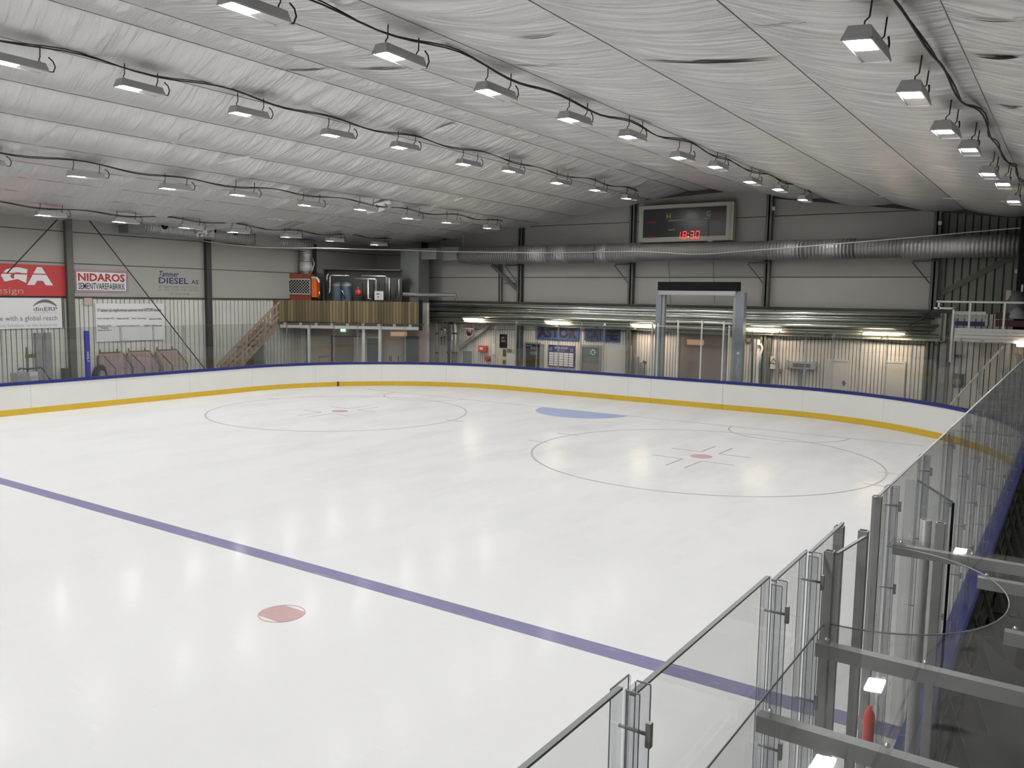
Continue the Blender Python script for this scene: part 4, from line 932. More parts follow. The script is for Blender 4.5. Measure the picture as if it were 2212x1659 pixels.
# pipe cluster left of small door
words = ['tall', 'thick', 'thin', 'short', 'bright']
for i, (px, r, y0, y1, m, lb) in enumerate(((944, .05, 690, 795, 'galv', 'grey riser pipe at the cafe end of the balcony'), (954, .035, 700, 745, 'chrome', 'short bright valve pipe beside the grey riser'), (961, .035, 693, 745, 'chrome', 'second bright valve pipe with dark unions'), (971, .09, 690, 795, 'steeldark', 'thick dark riser pipe before the cladding'), (977, .045, 690, 795, 'chrome', 'bright full height riser next to the dark one'), (984, .07, 690, 795, 'galv', 'stout grey riser nearest the diagonal brace'))):
    a = FAR.px(px, y0, .5); b = FAR.px(px, y1, .5); t = empty('riser_pipe', tuple(FAR.P(b[0], .5, b[1])), lb, 'pipe')
    mb = MB(); mb.tube([FAR.P(a[0], .5, a[1]), FAR.P(a[0], .5, b[1])], r, 10); mb.build('tube', M[m], t)
    mb = MB()
    for k in (.3, .7): z = a[1] + (b[1] - a[1]) * k; mb.lathe(FAR.P(a[0], .5, z), [(r * 1.5, 0), (r * 1.5, .08)], 10)
    mb.build('union', M['steeldark'], t)
c = FAR.px(1017, 712, .5); t = empty('fan_cluster', tuple(FAR.P(c[0], .5, c[1])), 'dark red fan and bracket under the tube light by the small door', 'fan')
mb = MB(); mb.lathe(FAR.P(c[0] - .08, .45, c[1] - .15), [(0, 0), (.1, 0), (.16, .05), (.16, .1), (0, .1)], 14, (0, -1, 0)); mb.build('drum', M['darkred'], t); mb = MB(); mb.bar(FAR.P(c[0] - .5, .5, c[1] + .05), FAR.P(c[0] + .2, .5, c[1] + .03), .04, .05); mb.bar(FAR.P(c[0], .04, c[1] + .04), FAR.P(c[0], .5, c[1] + .04), .04, .04); mb.build('arm', M['brown'], t)

# ================================================================== RECESS BELOW BALCONY (UNDER plane)
def ubox(name, label, cat, rc, depth, m, d=0.): return boxthing(UNDER, name, label, cat, rc, depth, m, d)
cladding(UNDER, .0, UNDER.px(716, 750)[0] - 1.0, 0, 2.74, M['claddingwarm'], parent=uw, pitch=.16)
s0, s1, _, z1 = UNDER.rect(719, 728, 780, 790, .05); t = empty('door_6', tuple(UNDER.P((s0 + s1) / 2, 0, 0)), 'brown double door under the green exit sign', None, None, 'structure')
mb = MB(); UNDER.box(mb, s0, s0 + (s1 - s0) * .72, .02, .07, 0, z1); mb.build('panel', M['brown'], t); mb = MB(); UNDER.box(mb, s0 + (s1 - s0) * .74, s1, .02, .06, 0, z1); mb.build('side_panel', M['beige'], t)
mb = MB(); UNDER.box(mb, s0 - .07, s0, .0, .12, 0, z1 + .08); UNDER.box(mb, s0, s1, .0, .12, z1, z1 + .06); mb.build('door_frame', M['darkred'], t)
ubox('wall_slot', 'dark narrow opening beside the beige panels under the balcony', 'opening', (661, 712, 671, 790), .03, M['bluegrey'], .01)
s0, s1, _, z1 = UNDER.rect(793, 731, 817, 790, .08); t = empty('door_7', tuple(UNDER.P((s0 + s1) / 2, 0, 0)), 'blue grey glazed door between white frames', None, None, 'structure')
mb = MB(); UNDER.box(mb, s0, s1, .02, .08, 0, z1); mb.build('panel', M['bluegrey'], t); mb = MB(); UNDER.box(mb, s0 - .3, s0, 0, .14, 0, 2.6); UNDER.box(mb, s1, s1 + .16, 0, .14, 0, 2.6); UNDER.box(mb, s0, s1, 0, .12, z1, z1 + .1); mb.build('door_frame', M['offwhite'], t)
s0, s1, _, z1 = UNDER.rect(829, 730, 872, 790, .25); t = empty('locker_cabinet', tuple(UNDER.P(s0, .2, 0)), 'beige cabinet with black handles beside the glazed door', 'cabinet')
mb = MB(); UNDER.box(mb, s0, s1, .02, .25, 0, z1); mb.build('body', M['beige'], t)
for k in (.28, .36, .72): mb = MB(); UNDER.box(mb, s0 + (s1 - s0) * k, s0 + (s1 - s0) * k + .03, .25, .27, .9, 1.15); mb.build('handle', M['black'], t)
ubox('tall_cabinet', 'dark grey tall cabinet beside the beige one', 'cabinet', (873, 727, 903, 790), .5, M['cabinet'], .05)
mb = MB(); s0, s1, z0, z1 = UNDER.rect(735, 708, 747, 717, .2); t = empty('exit_sign', tuple(UNDER.P(s0, .2, z0)), 'small glowing green exit sign above the brown door', 'sign'); UNDER.box(mb, s0, s1, .12, .2, z0, z1); mb.build('lit_panel', M['exitg'], t)
mb = MB(); UNDER.box(mb, s0 + .05, s0 + .11, .2, .205, z0 + .03, z1 - .03); UNDER.box(mb, s1 - .12, s1 - .05, .2, .205, z0 + .03, z1 - .03); mb.build('pictogram', M['exitw'], t)
mb = MB(); s0, s1, z0, z1 = UNDER.rect(882, 722, 903, 735, .3); mb = MB(); UNDER.box(mb, s0 - .9, s0 - .1, .02, .05, 2.14, 2.34); mb.build('lit_shelf', M['dim'], None, 'warm lit strip above the beige cabinet', 'light strip')
t = empty('bicycle_rack', tuple(UNDER.P(2., 1., 0)), 'thin brown trolley frame standing before the beige panels', 'trolley')
for k in (0, 1):
    mb = MB(); s = UNDER.px(687 + 22 * k, 780, .8)[0]; mb.tube([UNDER.P(s, .8, 0), UNDER.P(s + .05, .8, 1.15)], .025, 6); mb.build('leg', M['brown'], t)
mb = MB(); mb.tube([UNDER.P(UNDER.px(690, 765, .8)[0], .8, 1.1), UNDER.P(UNDER.px(713, 765, .8)[0], .8, 1.15)], .03, 6); mb.build('handlebar', M['brown'], t)
boxthing(BALC, 'yellow_board', 'dull yellow board standing below the balcony by the stair', 'board', (582, 748, 612, 800), .06, M['yellow'], -.6)
boxthing(LEFT, 'grey_bin', 'dark grey green box below the timber stair', 'box', (548, 745, 574, 800), .5, M['bluegrey'], .15)

# ================================================================== BALCONY
t = empty('balcony', tuple(BALC.P(3.5, -.8, 2.6)), 'timber plank balcony front over the recess beside the stair', 'balcony')
sE = BALC.px(905, 670)[0]
mb = MB(); s = .02; k = 0; random.seed(3)
while s < sE:
    wd = .115 + .02 * random.random(); dd = .02 * random.random(); BALC.box(mb, s, min(sE, s + wd), dd, .03 + dd, 2.80 + .03 * random.random(), 3.84); s += wd + .018
mb.build('plank_front', M['wood'], t)
mb = MB(); BALC.box(mb, sE + .01, sE + .16, -.1, .05, 2.5, 3.95); mb.build('end_post', M['black'], t)
mb = MB(); BALC.box(mb, .1, sE, -.06, -.03, 2.8, 3.8); mb.build('front_backing', M['groove'], t)
mb = MB(); BALC.box(mb, .1, sE, -2.6, -.02, 2.68, 2.78); mb.build('deck', M['dark'], t)
mb = MB(); BALC.box(mb, .35, sE, -.12, .05, 2.52, 2.66); mb.build('edge_beam', M['offwhite'], t)
mb = MB(); s = .5
while s < sE: BALC.box(mb, s, s + .14, -.6, .02, 2.66, 2.78); s += .75
mb.build('joist_ends', M['beige'], t)
for px in (667, 785, 820):
    s = BALC.px(px, 760)[0]; mb = MB(); BALC.box(mb, s - .06, s + .06, -.14, -.02, 0, 2.52); mb.build('post', M['white'], t)
# orange unit
t = empty('heater_unit', (-16.3, 1.2, 2.8), 'orange boxy air unit with square grille on the balcony', 'air unit')
BB = Frame(tuple(BALC.P(0, -.8, 0))[:2], tuple(BALC.P(6, -.8, 0))[:2])
s0, s1, z0, z1 = BB.rect(623, 591, 672, 645, 0); 
mb = MB(); BB.box(mb, s0, s1, -.9, 0, 2.8, z1); mb.build('casing', M['orangedark'], t)
sa, sb, za, zb_ = BB.rect(625, 604, 669, 634, 0); mb = MB(); BB.box(mb, sa, sb, .0, .02, za, zb_); mb.build('grille_back', M['black'], t)
mb = MB()
for k in range(-4, 9):
    for sg in (1, -1):
        p0 = [sa + k * .14, za]; 
        pa = Vector((sa + k * .14, 0, za)); L_ = zb_ - za
        x0_, x1_ = (sa + k * .14, sa + k * .14 + L_) if sg > 0 else (sa + k * .14 + L_, sa + k * .14)
        # clip to grille
        pts_ = [(x0_ + (x1_ - x0_) * q / 20, za + L_ * q / 20) for q in range(21)]; pts_ = [q for q in pts_ if sa <= q[0] <= sb]
        if len(pts_) > 1: mb.bar(BB.P(pts_[0][0], .03, pts_[0][1]), BB.P(pts_[-1][0], .03, pts_[-1][1]), .01, .014)
mb.build('grille', M['alu'], t)
mb = MB()
for a, b, c, e in ((sa - .02, sb + .02, zb_, zb_ + .04), (sa - .02, sb + .02, za - .04, za), (sa - .04, sa, za, zb_), (sb, sb + .04, za, zb_)): BB.box(mb, a, b, 0, .04, c, e)
mb.build('grille_frame', M['alu'], t)
s2, s3, z2, z3 = BB.rect(673, 601, 684, 642, .1); mb = MB(); BB.box(mb, s2, s3, -.5, .1, z2, z3); mb.build('side_panel', M['orange'], t, 'bright orange side panel')
mb = MB(); pts = [BB.P(s2, .1, z3 + .03), BB.P(s3, .1, z3 + .03), BB.P(s3 + .08, .1, z3 - .08), BB.P(s3 + .12, .1, z3 - .2)]; mb.tube(pts, .05, 8); mb.build('vent_hose', M['white'], t)
mb = MB(); a0 = BB.rect(612, 570, 625, 640, -.9); BB.box(mb, s0 - .25, s0, -.9, -.1, 2.8, z1 + .35); mb.build('red_cabinet', M['orangedark'], t)
# vertical duct down to unit
t = empty('supply_duct', (-16.3, 1.4, 5.1), 'silver duct elbow dropping to the orange unit', 'duct')
c0 = BB.px(661, 520, -.4); c1 = BB.px(657, 590, -.4)
mb = MB(); pts = [BB.P(c0[0], -.4, 6.75), BB.P(c0[0], -.4, 6.0), BB.P(c0[0] - .02, -.4, 5.3)]; mb.tube(pts, .30, 20); mb.build('pipe_run', mat_spiral('duct_v', (.5, .5, .5), .1, .35, .8, 'Z'), t)
mb = MB(); mb.tube([BB.P(c0[0] - .02, -.4, 5.7), BB.P(c0[0] - .02, -.4, 5.25)], .31, 20); mb.build('pale_sleeve', M['offwhite'], t, 'pale sleeve')
mb = MB(); q0 = BB.P(c0[0] - .02, -.4, 0); mb.lathe((q0.x, q0.y, 5.27), [(.31, 0), (.26, -.1), (.36, -.22), (.42, -.30)], 20); mb.build('cone', M['ductgrey'], t)
mb = MB(); mb.tube([BB.P(c0[0] + .35, -.2, 5.9), BB.P(c0[0] + .45, -.2, 5.6), BB.P(c0[0] + .35, -.2, 5.3), BB.P(c0[0] + .25, -.2, 5.05)], .03, 8); mb.build('hose', M['alu'], t)
# side wall duct with round outlets
t = empty('wall_duct', (-16.3, -3, 6.6), 'long silver duct with round black outlets high on the banner wall', 'duct')
mb = MB(); mb.tube([(-16.35, -7.6, 6.72), (-16.35, -4, 6.66), (-16.35, 1.0, 6.50), (-16.2, 1.6, 6.5)], .27, 24); mb.build('pipe_run', M['ducty'], t)
mb = MB(); mb.box(-16.7, -16.0, -7.9, -7.2, 6.40, 6.98); mb.build('end_box', M['ductgrey'], t)
mb = MB(); mb.box(-16.7, -16.0, -1.85, -.55, 6.28, 6.9); mb.build('middle_box', M['galv'], t)
for px, py in ((358, 487), (463, 497), (511, 500)):
    q = LEFT.px(px, py, 1.0); mb = MB(); mb.lathe((-16.12, q[0] - 40 , q[1]), [(.15, 0), (.15, .06), (.12, .06), (0, .03)], 16, (1, 0, -.15)); mb.build('outlet', M['black'], t, 'round black outlet')
mb = MB(); vs = []
for j in range(9):
    for i in range(9): vs.append((-16.02 + .05 * random.random(), -4.9 + .11 * i, 6.45 + .06 * j + .03 * random.random()))
mb.add(vs, [(j * 9 + i, j * 9 + i + 1, (j + 1) * 9 + i + 1, (j + 1) * 9 + i) for j in range(8) for i in range(8)]); mb.build('crumpled_foil', M['chrome'], t, 'crumpled bright foil patch')
# machinery on balcony
MF = Frame(tuple(BALC.P(0, -1.6, 0))[:2], tuple(BALC.P(6, -1.6, 0))[:2])
s0, s1, z0, z1 = MF.rect(703, 582, 868, 650, -.3); mb = MB(); MF.box(mb, s0, s1, -.34, -.3, 2.8, z1); MF.box(mb, s0, s0 + .06, -.34, .2, 2.8, z1); MF.box(mb, s0, s1, -.34, .1, z1 - .05, z1); mb.build('machinery_screen', M['dark'], None, 'dark grey screen box behind the balcony tanks and pipes', 'screen')
for px, lb in ((727, 'blue grey tank with pale lid nearest the orange unit'), (748, 'blue grey tank with pale lid beside the red valve')):
    c = MF.px(px, 640, 0); t = empty('water_tank', tuple(MF.P(c[0], 0, 2.8)), lb, 'tank', 'balcony tanks'); q = MF.P(c[0], 0, 2.8)
    mb = MB(); mb.lathe((q.x, q.y, q.z), [(.26, 0), (.26, 1.75)], 20); mb.build('body', M['tank'], t); mb = MB(); mb.lathe((q.x, q.y, q.z), [(.265, 1.75), (.26, 1.85), (.15, 1.95), (0, 1.98)], 20); mb.build('lid', M['ductgrey'], t)
c = MF.px(773, 632, .35); t = empty('red_valve_wheel', tuple(MF.P(c[0], .35, c[1])), 'red round vessel among the balcony pipes', 'vessel')
mb = MB(); mb.lathe(MF.P(c[0], .3, c[1]), [(0, -.1), (.12, -.08), (.16, 0), (.12, .08), (0, .1)], 18, tuple(MF.n)); mb.build('body', M['redbright'], t); mb = MB(); mb.lathe(MF.P(c[0], .3, c[1] + .17), [(.03, 0), (.03, .1)], 8); mb.build('neck', M['alu'], t)
def mpipe(pp, r, m, lb, d=.45):
    mb = MB(); mb.tube([MF.P(*(lambda q: (q[0], d, q[1]))(MF.px(x, y, d))) for x, y in pp], r, 10); mb.build('machine_pipe', M[m], None, lb, 'pipe', 'balcony pipework')
mpipe(((706, 612), (706, 600), (707, 594), (710, 592)), .04, 'chrome', 'short bright bent pipe beside the dark screen edge')
mpipe(((708, 636), (712, 632), (713, 620), (713, 598), (716, 594), (755, 596)), .045, 'chrome', 'bright pipe bending over both tanks')
mpipe(((765, 602), (810, 603), (812, 605), (812, 628)), .045, 'alu', 'silver pipe turning down above the control box')
mpipe(((795, 604), (795, 645), (802, 646)), .045, 'alu', 'silver pipe dropping between red vessel and control box')
mpipe(((780, 596), (833, 597), (835, 600), (835, 625)), .04, 'alu', 'thin silver pipe over the control box')
mpipe(((841, 600), (841, 648)), .04, 'alu', 'silver pipe nearest the riser duct')
mpipe(((735, 626), (740, 630), (746, 645)), .03, 'chrome', 'small slanted bright pipe before the tanks')
mpipe(((690, 648), (690, 632), (686, 628)), .03, 'chrome', 'small hooked pipe beside the orange unit')
mpipe(((855, 603), (855, 645)), .03, 'steeldark', 'dark thin pipe beyond the control box')
mpipe(((862, 603), (862, 648)), .03, 'alu', 'slim silver pipe beyond the control box')
for k in range(6): mpipe(((783 + 12 * k, 612), (783 + 12 * k, 648)), .03, 'steeldark', 'dark upright pipe behind the bright pipework', .1)
mpipe(((870, 636), (905, 638), (960, 637), (984, 637), (985, 650)), .10, 'ductgrey', 'fat grey pipe running from the machinery to the end wall', .3)
s0, s1, z0, z1 = MF.rect(809, 629, 828, 648, .6); t = empty('control_box', tuple(MF.P(s0, .6, z0)), 'light grey control box on the balcony front', 'control box'); mb = MB(); MF.box(mb, s0, s1, .35, .6, z0, z1); mb.build('case', M['offwhite'], t); mb = MB(); MF.box(mb, s0 + .1, s0 + .25, .6, .61, z1 - .15, z1 - .11); MF.box(mb, s0 + .15, s0 + .2, .6, .61, z1 - .3, z1 - .25); mb.build('switch', M['black'], t)

# ================================================================== TIMBER STAIR by banner wall
t = empty('timber_stair', (-15.6, -2.6, 0), 'timber stair with slatted balustrade rising to the balcony', 'stairs')
y0_, z0_, y1_, z1_ = -4.15, .0, -1.0, 2.72
for x in (-16.5, -15.6):
    mb = MB(); mb.bar((x, y0_ - .3, z0_ - .1), (x, y1_, z1_), .05, .28); mb.build('stringer', M['woodpale'], t)
mb = MB(); nst = 13
for k in range(nst): f = (k + .5) / nst; mb.box(-16.5, -15.6, y0_ + (y1_ - y0_) * f - .12, y0_ + (y1_ - y0_) * f + .12, z1_ * f - .02, z1_ * f + .02)
mb.build('treads', M['woodpale'], t)
mb = MB(); mb.bar((-15.58, y0_ - .2, 1.0), (-15.58, y1_ + .1, z1_ + 1.05), .05, .09); mb.build('handrail', M['woodpale'], t)
mb = MB(); nb = 15
for k in range(nb): f = (k + .5) / nb; y = y0_ + (y1_ - y0_) * f; mb.box(-15.60, -15.56, y - .05, y + .05, z1_ * f + .05, z1_ * f + 1.0)
mb.build('balusters', M['woodpale'], t)
for q in (.35, .6):
    mb = MB(); mb.bar((-15.54, y0_, .2 + q), (-15.54, y1_, z1_ + q), .02, .08); mb.build('side_rail', M['woodpale'], t)

# ================================================================== BANNERS on side wall
def banner(name, label, s0, s1, z0, z1, m, d=.09):
    t = empty(name, tuple(LEFT.P((s0 + s1) / 2, d, z0)), label, 'banner'); mb = MB(); LEFT.box(mb, s0, s1, d - .025, d, z0, z1); mb.build('sheet', m, t); return t
def lp(x, y): return LEFT.px(x, y, .1)
def lrect(x0, y0, x1, y1): return LEFT.rect(x0, y0, x1, y1, .1)
# red banner
s1 = lp(144, 607)[0]; t = banner('sponsor_banner', 'red banner with large white letters above the white banner', s1 - 4.2, s1, 3.88, 5.04, M['red'])
a = lrect(2, 577, 60, 614); b = lrect(58, 577, 114, 616)
text(LEFT, 'G', a[0], a[1], a[2] , a[3], .096, M['signwhite'], t, bold=.08, shear=.1)
text(LEFT, 'A', b[0], b[1], b[2], b[3], .096, M['signwhite'], t, bold=.07, shear=.0)
text(LEFT, 'STI', a[0] - 2.3, a[0] - .12, a[2], a[3] + .02, .096, M['signwhite'], t, bold=.08, shear=.3)
mb = MB(); LEFT.box(mb, a[0], b[1], .096, .099, (a[2] + a[3]) / 2 + .06, (a[2] + a[3]) / 2 + .10); mb.build('red_slit', M['red'], t)
c = lrect(0, 622, 50, 637); text(LEFT, 'design', c[0] - .35, c[1], c[2] - .02, c[3] + .02, .096, M['beige'], t, bold=-.01)
# white ERP banner
s1 = lp(137, 676)[0]; t = banner('sponsor_banner', 'white banner with grey lettering about a global reach', s1 - 4.0, s1 - .0, 2.72, 3.83, M['signwhite'], .1)
mb = MB(); LEFT.box(mb, s1 - .06, s1, .1, .105, 2.72, 3.83); mb.build('green_edge', M['olive'], t)
def lt(body, x0, y0, x1, y1, m, t, dd=.108, **k):
    r = LEFT.rect(x0, y0, x1, y1, dd); return text(LEFT, body, r[0], r[1], r[2], r[3], dd, M[m], t, **k)
lt('dinERP', 72, 663, 124, 672, 'textgrey', t, bold=.01); lt('www.dinerp.no', 73, 674, 123, 677.5, 'textlight', t)
lt('e with a global reach', 0, 682, 124, 696, 'textgrey', t); lt('are Solutions for the Enterprise', 0, 699, 124, 708, 'textlight', t)
mb = MB(); arcp = [((72 + 50 * k / 14), 664 - 14 * sin(pi * min(1, (k / 14) * .9 + .05)) ** .8) for k in range(15)]
pp = [LEFT.P(*(lambda q: (q[0], .108, q[1]))(LEFT.px(x, y, .11))) for x, y in arcp]
for k in range(14): wd = .03 + .09 * sin(pi * k / 14); mb.bar(pp[k], pp[k + 1], .006, wd)
mb.build('swoosh', M['textgrey'], t)
# cement sign
r = lrect(162, 584, 277, 631); z0, z1 = 4.07, 4.92; t = empty('company_sign', tuple(LEFT.P((r[0] + r[1]) / 2, .08, z0)), 'white framed sign reading NIDAROS in red', 'sign')
mb = MB(); LEFT.box(mb, r[0], r[1], .05, .07, z0, z1); mb.build('plate', M['signwhite'], t)
def rim(off, th, m):
    mb = MB(); a, b, c, e = r[0] + off, r[1] - off, z0 + off, z1 - off
    for q in ((a, b, e - th, e), (a, b, c, c + th), (a, a + th, c, e), (b - th, b, c, e)): LEFT.box(mb, q[0], q[1], .07, .076, q[2], q[3])
    mb.build('border', M[m], t)
rim(0, .02, 'textred'); rim(.04, .025, 'textblue')
w_ = r[1] - r[0]; text(LEFT, 'NIDAROS', r[0] + w_ * .06, r[1] - w_ * .06, z0 + .42, z1 - .12, .08, M['textred'], t, bold=.03); text(LEFT, 'SEMENTVAREFABRIKK', r[0] + w_ * .06, r[1] - w_ * .06, z0 + .11, z0 + .36, .08, M['text'], t, bold=.01)
# diesel lettering
t = empty('diesel_sign', tuple(LEFT.P(35, .08, 4)), 'blue lettering reading Tammer DIESEL AS on the pale wall panel', 'sign')
lt('Tammer', 344, 586, 386, 598, 'textblue', t, .054, shear=.3, bold=.015); lt('DIESEL', 343, 600, 407, 613, 'textblue', t, .054, bold=.015); lt('AS', 413, 605, 429, 614, 'textblue', t, .054, bold=.01)
lt('BYTTEMOTORER - MOTORDELER', 343, 618, 427, 623, 'textgrey', t, .054); lt('LAST - BUSS - INDUSTRI - MARIN - PERSONBIL', 342, 625, 429, 628.5, 'textgrey', t, .054); lt('Tlf. 72 55 05 00', 367, 632.5, 409, 637.5, 'textgrey', t, .054)
# youth support board
r = lrect(207, 657, 355, 735); t = empty('support_board', tuple(LEFT.P((r[0] + r[1]) / 2, .1, 2.15)), 'white board with rows of small black names above the hung goals', 'board')
mb = MB(); LEFT.box(mb, r[0], r[1], .07, .095, 2.14, 3.64); mb.build('plate', M['signwhite'], t)
lt('Vi satser på ungdommen sammen med ASTOR hockey', 210, 666, 349, 675, 'text', t, bold=.01)
for b_, x0, x1, y in (('Inter-mangan AS', 210, 246, 688), ('Vintervoll AS', 252, 278, 688), ('Aker Consulting', 285, 315, 688), ('Sunniva Solbu', 322, 349, 688.5), ('Finanshus & Fix', 211, 241, 704), ('Sparebank Forvaltning ASA', 252, 302, 704), ('TERRA 1000 Eiendel', 311, 349, 703.5), ('Oppdal', 219, 234, 709), ('Entreprenørservice', 212, 242, 713.5)): lt(b_, x0, y - 2, x1, y + 2, 'text', t, bold=.01)
s = lp(190, 652); mb = MB(); LEFT.box(mb, s[0] - .16, s[0] + .16, .05, .12, s[1] - .12, s[1] + .15); mb.build('speaker_box', M['beige'], None, 'small pinkish box with dark horn high on the cladding beside the column', 'box')

# hung goals
def goal(yc, lb):
    t = empty('hockey_goal', (-16.5, yc, .7), lb, 'goal', 'small goals hung on the banner wall')
    w2, h = .56, 1.08; zb = .62; x0 = -16.85; x1 = -16.2
    fr_ = [(x0, yc - w2, zb + .15), (x0, yc - w2, zb + h - .15), (x0, yc - w2 + .12, zb + h), (x0, yc + w2 - .12, zb + h), (x0, yc + w2, zb + h - .15), (x0, yc + w2, zb + .15)]
    mb = MB(); mb.tube(fr_, .03, 8); mb.build('front_frame', M['goalred'], t)
    mb = MB(); mb.tube([(x0, yc - w2, zb + .15), (x1, yc - w2 + .1, zb), (x1, yc + w2 - .1, zb), (x0, yc + w2, zb + .15)], .03, 8); mb.tube([(x0, yc - w2 + .2, zb + h - .05), (x1 + .1, yc - w2 + .3, zb + .5), (x1, yc - w2 + .35, zb)], .022, 6); mb.tube([(x0, yc + w2 - .1, zb + h - .02), (x1 + .1, yc + w2 - .1, zb + .5), (x1, yc + w2 - .1, zb)], .022, 6); mb.build('base_frame', M['goalred'], t)
    a, b, c, e = (x0 + .02, yc - w2, zb + h), (x0 + .02, yc + w2, zb + h), (x1, yc + w2 - .08, zb), (x1, yc - w2 + .08, zb)
    mb = MB(); n = 6; P = []
    for j in range(n + 1):
        f = j / n
        for i in range(n + 1):
            g = i / n; l = Vector(a).lerp(Vector(e), f); r_ = Vector(b).lerp(Vector(c), f); q = l.lerp(r_, g); q.x += .12 * sin(pi * f) ; P.append(q)
    mb.add(P, [(j * (n + 1) + i, j * (n + 1) + i + 1, (j + 1) * (n + 1) + i + 1, (j + 1) * (n + 1) + i) for j in range(n) for i in range(n)]); mb.build('net', M['net'], t)
    mb = MB()
    for y in (yc - .4, yc + .3): mb.bar((-16.93, y, zb + h), (-16.93, y, zb + h + .14), .03, .03); mb.bar((-16.95, y, zb + h + .02), (-16.8, y, zb + h + .02), .03, .03)
    mb.build('wall_hook', M['steel'], t)
ys_ = [LEFT.px(x, 780, .5)[0] - 40 for x in (251, 312, 372)]
for y, lb in zip(ys_, ('red framed small goal hung nearest the blue post', 'red framed small goal hung between the two others', 'red framed small goal hung nearest the tie rod foot')): goal(y, lb)
# blue post
t = empty('blue_post', (-14.02, -10.8, 1.09), 'bright blue post with white letters on the side boards', 'post')
mb = MB(); mb.box(-14.08, -13.98, -10.87, -10.73, 1.0, 2.72); mb.build('padding', M['blueflat'], t)
F3 = Frame((-13.975, -40), (-13.975, 7)); text(F3, 'HOLT', 29.16, 29.24, 1.62, 1.98, .004, M['signwhite'], t, roll=True)
# hose coil, post bits and carts by the side wall
mb = MB()
for r_, dy in ((.42, 0), (.36, .03), (.30, .05)): mb.tube([(-16.5 + .02 * sin(k), -8.95 + dy + r_ * .75 * cos(2 * pi * k / 20), .78 + r_ * 1.1 * sin(2 * pi * k / 20)) for k in range(20)], .045, 8, closed=True)
mb.build('hose_coil', M['rubber'], None, 'black coiled hose standing behind the blue post', 'hose')
t = empty('tool_cart', (-15.9, -12.4, 0), 'grey metal cart with a box on top behind the side boards', 'cart')
q = LEFT.rect(28, 803, 55, 814, 1.1); mb = MB(); LEFT.box(mb, q[0], q[1], .9, 1.4, .9, 1.22); mb.build('box', M['galv'], t); mb = MB(); LEFT.box(mb, q[0], q[1] + .2, .8, 1.5, .0, .85); mb.build('body', M['olive'], t)
t = empty('barrier_sign', (-15.9, -11.9, 0), 'small olive sign plate on thin stand behind the side boards', 'sign')
q = LEFT.rect(55, 765, 77, 773, 1.1); mb = MB(); LEFT.box(mb, q[0], q[1], 1.08, 1.12, q[2], q[3]); mb.build('plate', M['olive'], t); mb = MB(); LEFT.box(mb, q[0] + .03, q[0] + .07, 1.06, 1.1, 0, q[3] + .25); mb.build('pole', M['steel'], t)
t = empty('hand_trolley', (-15.9, -11.3, 0), 'bent dark tube trolley handle behind the side boards', 'trolley')
pp = [LEFT.P(*(lambda q: (q[0], 1.1, q[1]))(LEFT.px(x, y, 1.1))) for x, y in ((41, 800), (42, 796), (60, 797), (88, 794), (94, 798), (104, 815), (112, 822))]; mb = MB(); mb.tube(pp, .03, 8); mb.build('handle', M['steeldark'], t)
mb = MB(); q = LEFT.px(86, 797, 1.1); LEFT.box(mb, q[0] - .02, q[0] + .02, 1.08, 1.12, 0, q[1]); mb.build('upright', M['galv'], t)
mb = MB(); LEFT.box(mb, *(lambda q: (q[0], q[1]))(LEFT.rect(61, 800, 82, 825, .9)), .7, .9, 0, 1.2); mb.build('leaning_sheet', M['signwhite'], None, 'pale upright panel leaning behind the tube trolley', 'panel')
for px, lb in ((88, 'wide grey upright strip below the white banner, toward the blue post'), (110, 'narrow grey upright strip below the white banner')):
    q = LEFT.rect(px - 6, 720, px + 6, 822, .3); mb = MB(); LEFT.box(mb, q[0], q[1], .05, .2, 0, 2.55); mb.build('upright_strip', M['midgrey'], None, lb, 'strip')
boxthing(LEFT, 'wall_bin', 'low dark bin beside the grey column foot', 'bin', (141, 796, 151, 822), .3, M['dark'], .1)
# white rope across the hall
pts = [(-16.76, -4.11, 6.35), (-16.02, -3.14, 6.22), (-15.07, -1.91, 6.15), (-13.6, 0, 6.21), (-12.33, 1.65, 6.22)] + [(x, 5.6 if x > -9.5 else 2.9 + (x + 11.2) * 1.4, z) for x, z in ((-11.2, 6.24), (-10.02, 6.24))] + [(-4.8, 5.6, 6.15), (-.85, 5.6, 6.14), (1.76, 5.6, 5.98), (3.66, 5.6, 6.06), (7.13, 5.6, 6.26), (10.19, 5.6, 6.46), (13.0, 5.6, 6.65), (16.9, 5.6, 6.8)]
sm = []
for i in range(len(pts) - 1):
    p0 = Vector(pts[max(0, i - 1)]); p1 = Vector(pts[i]); p2 = Vector(pts[i + 1]); p3 = Vector(pts[min(len(pts) - 1, i + 2)])
    for k in range(6):
        u = k / 6; sm.append(.5 * ((2 * p1) + (p2 - p0) * u + (2 * p0 - 5 * p1 + 4 * p2 - p3) * u * u + (-p0 + 3 * p1 - 3 * p2 + p3) * u ** 3))
mb = MB(); mb.tube(sm, .020, 6); mb.build('white_rope', M['rope'], None, 'white rope sagging across the end of the hall before the big duct', 'rope')

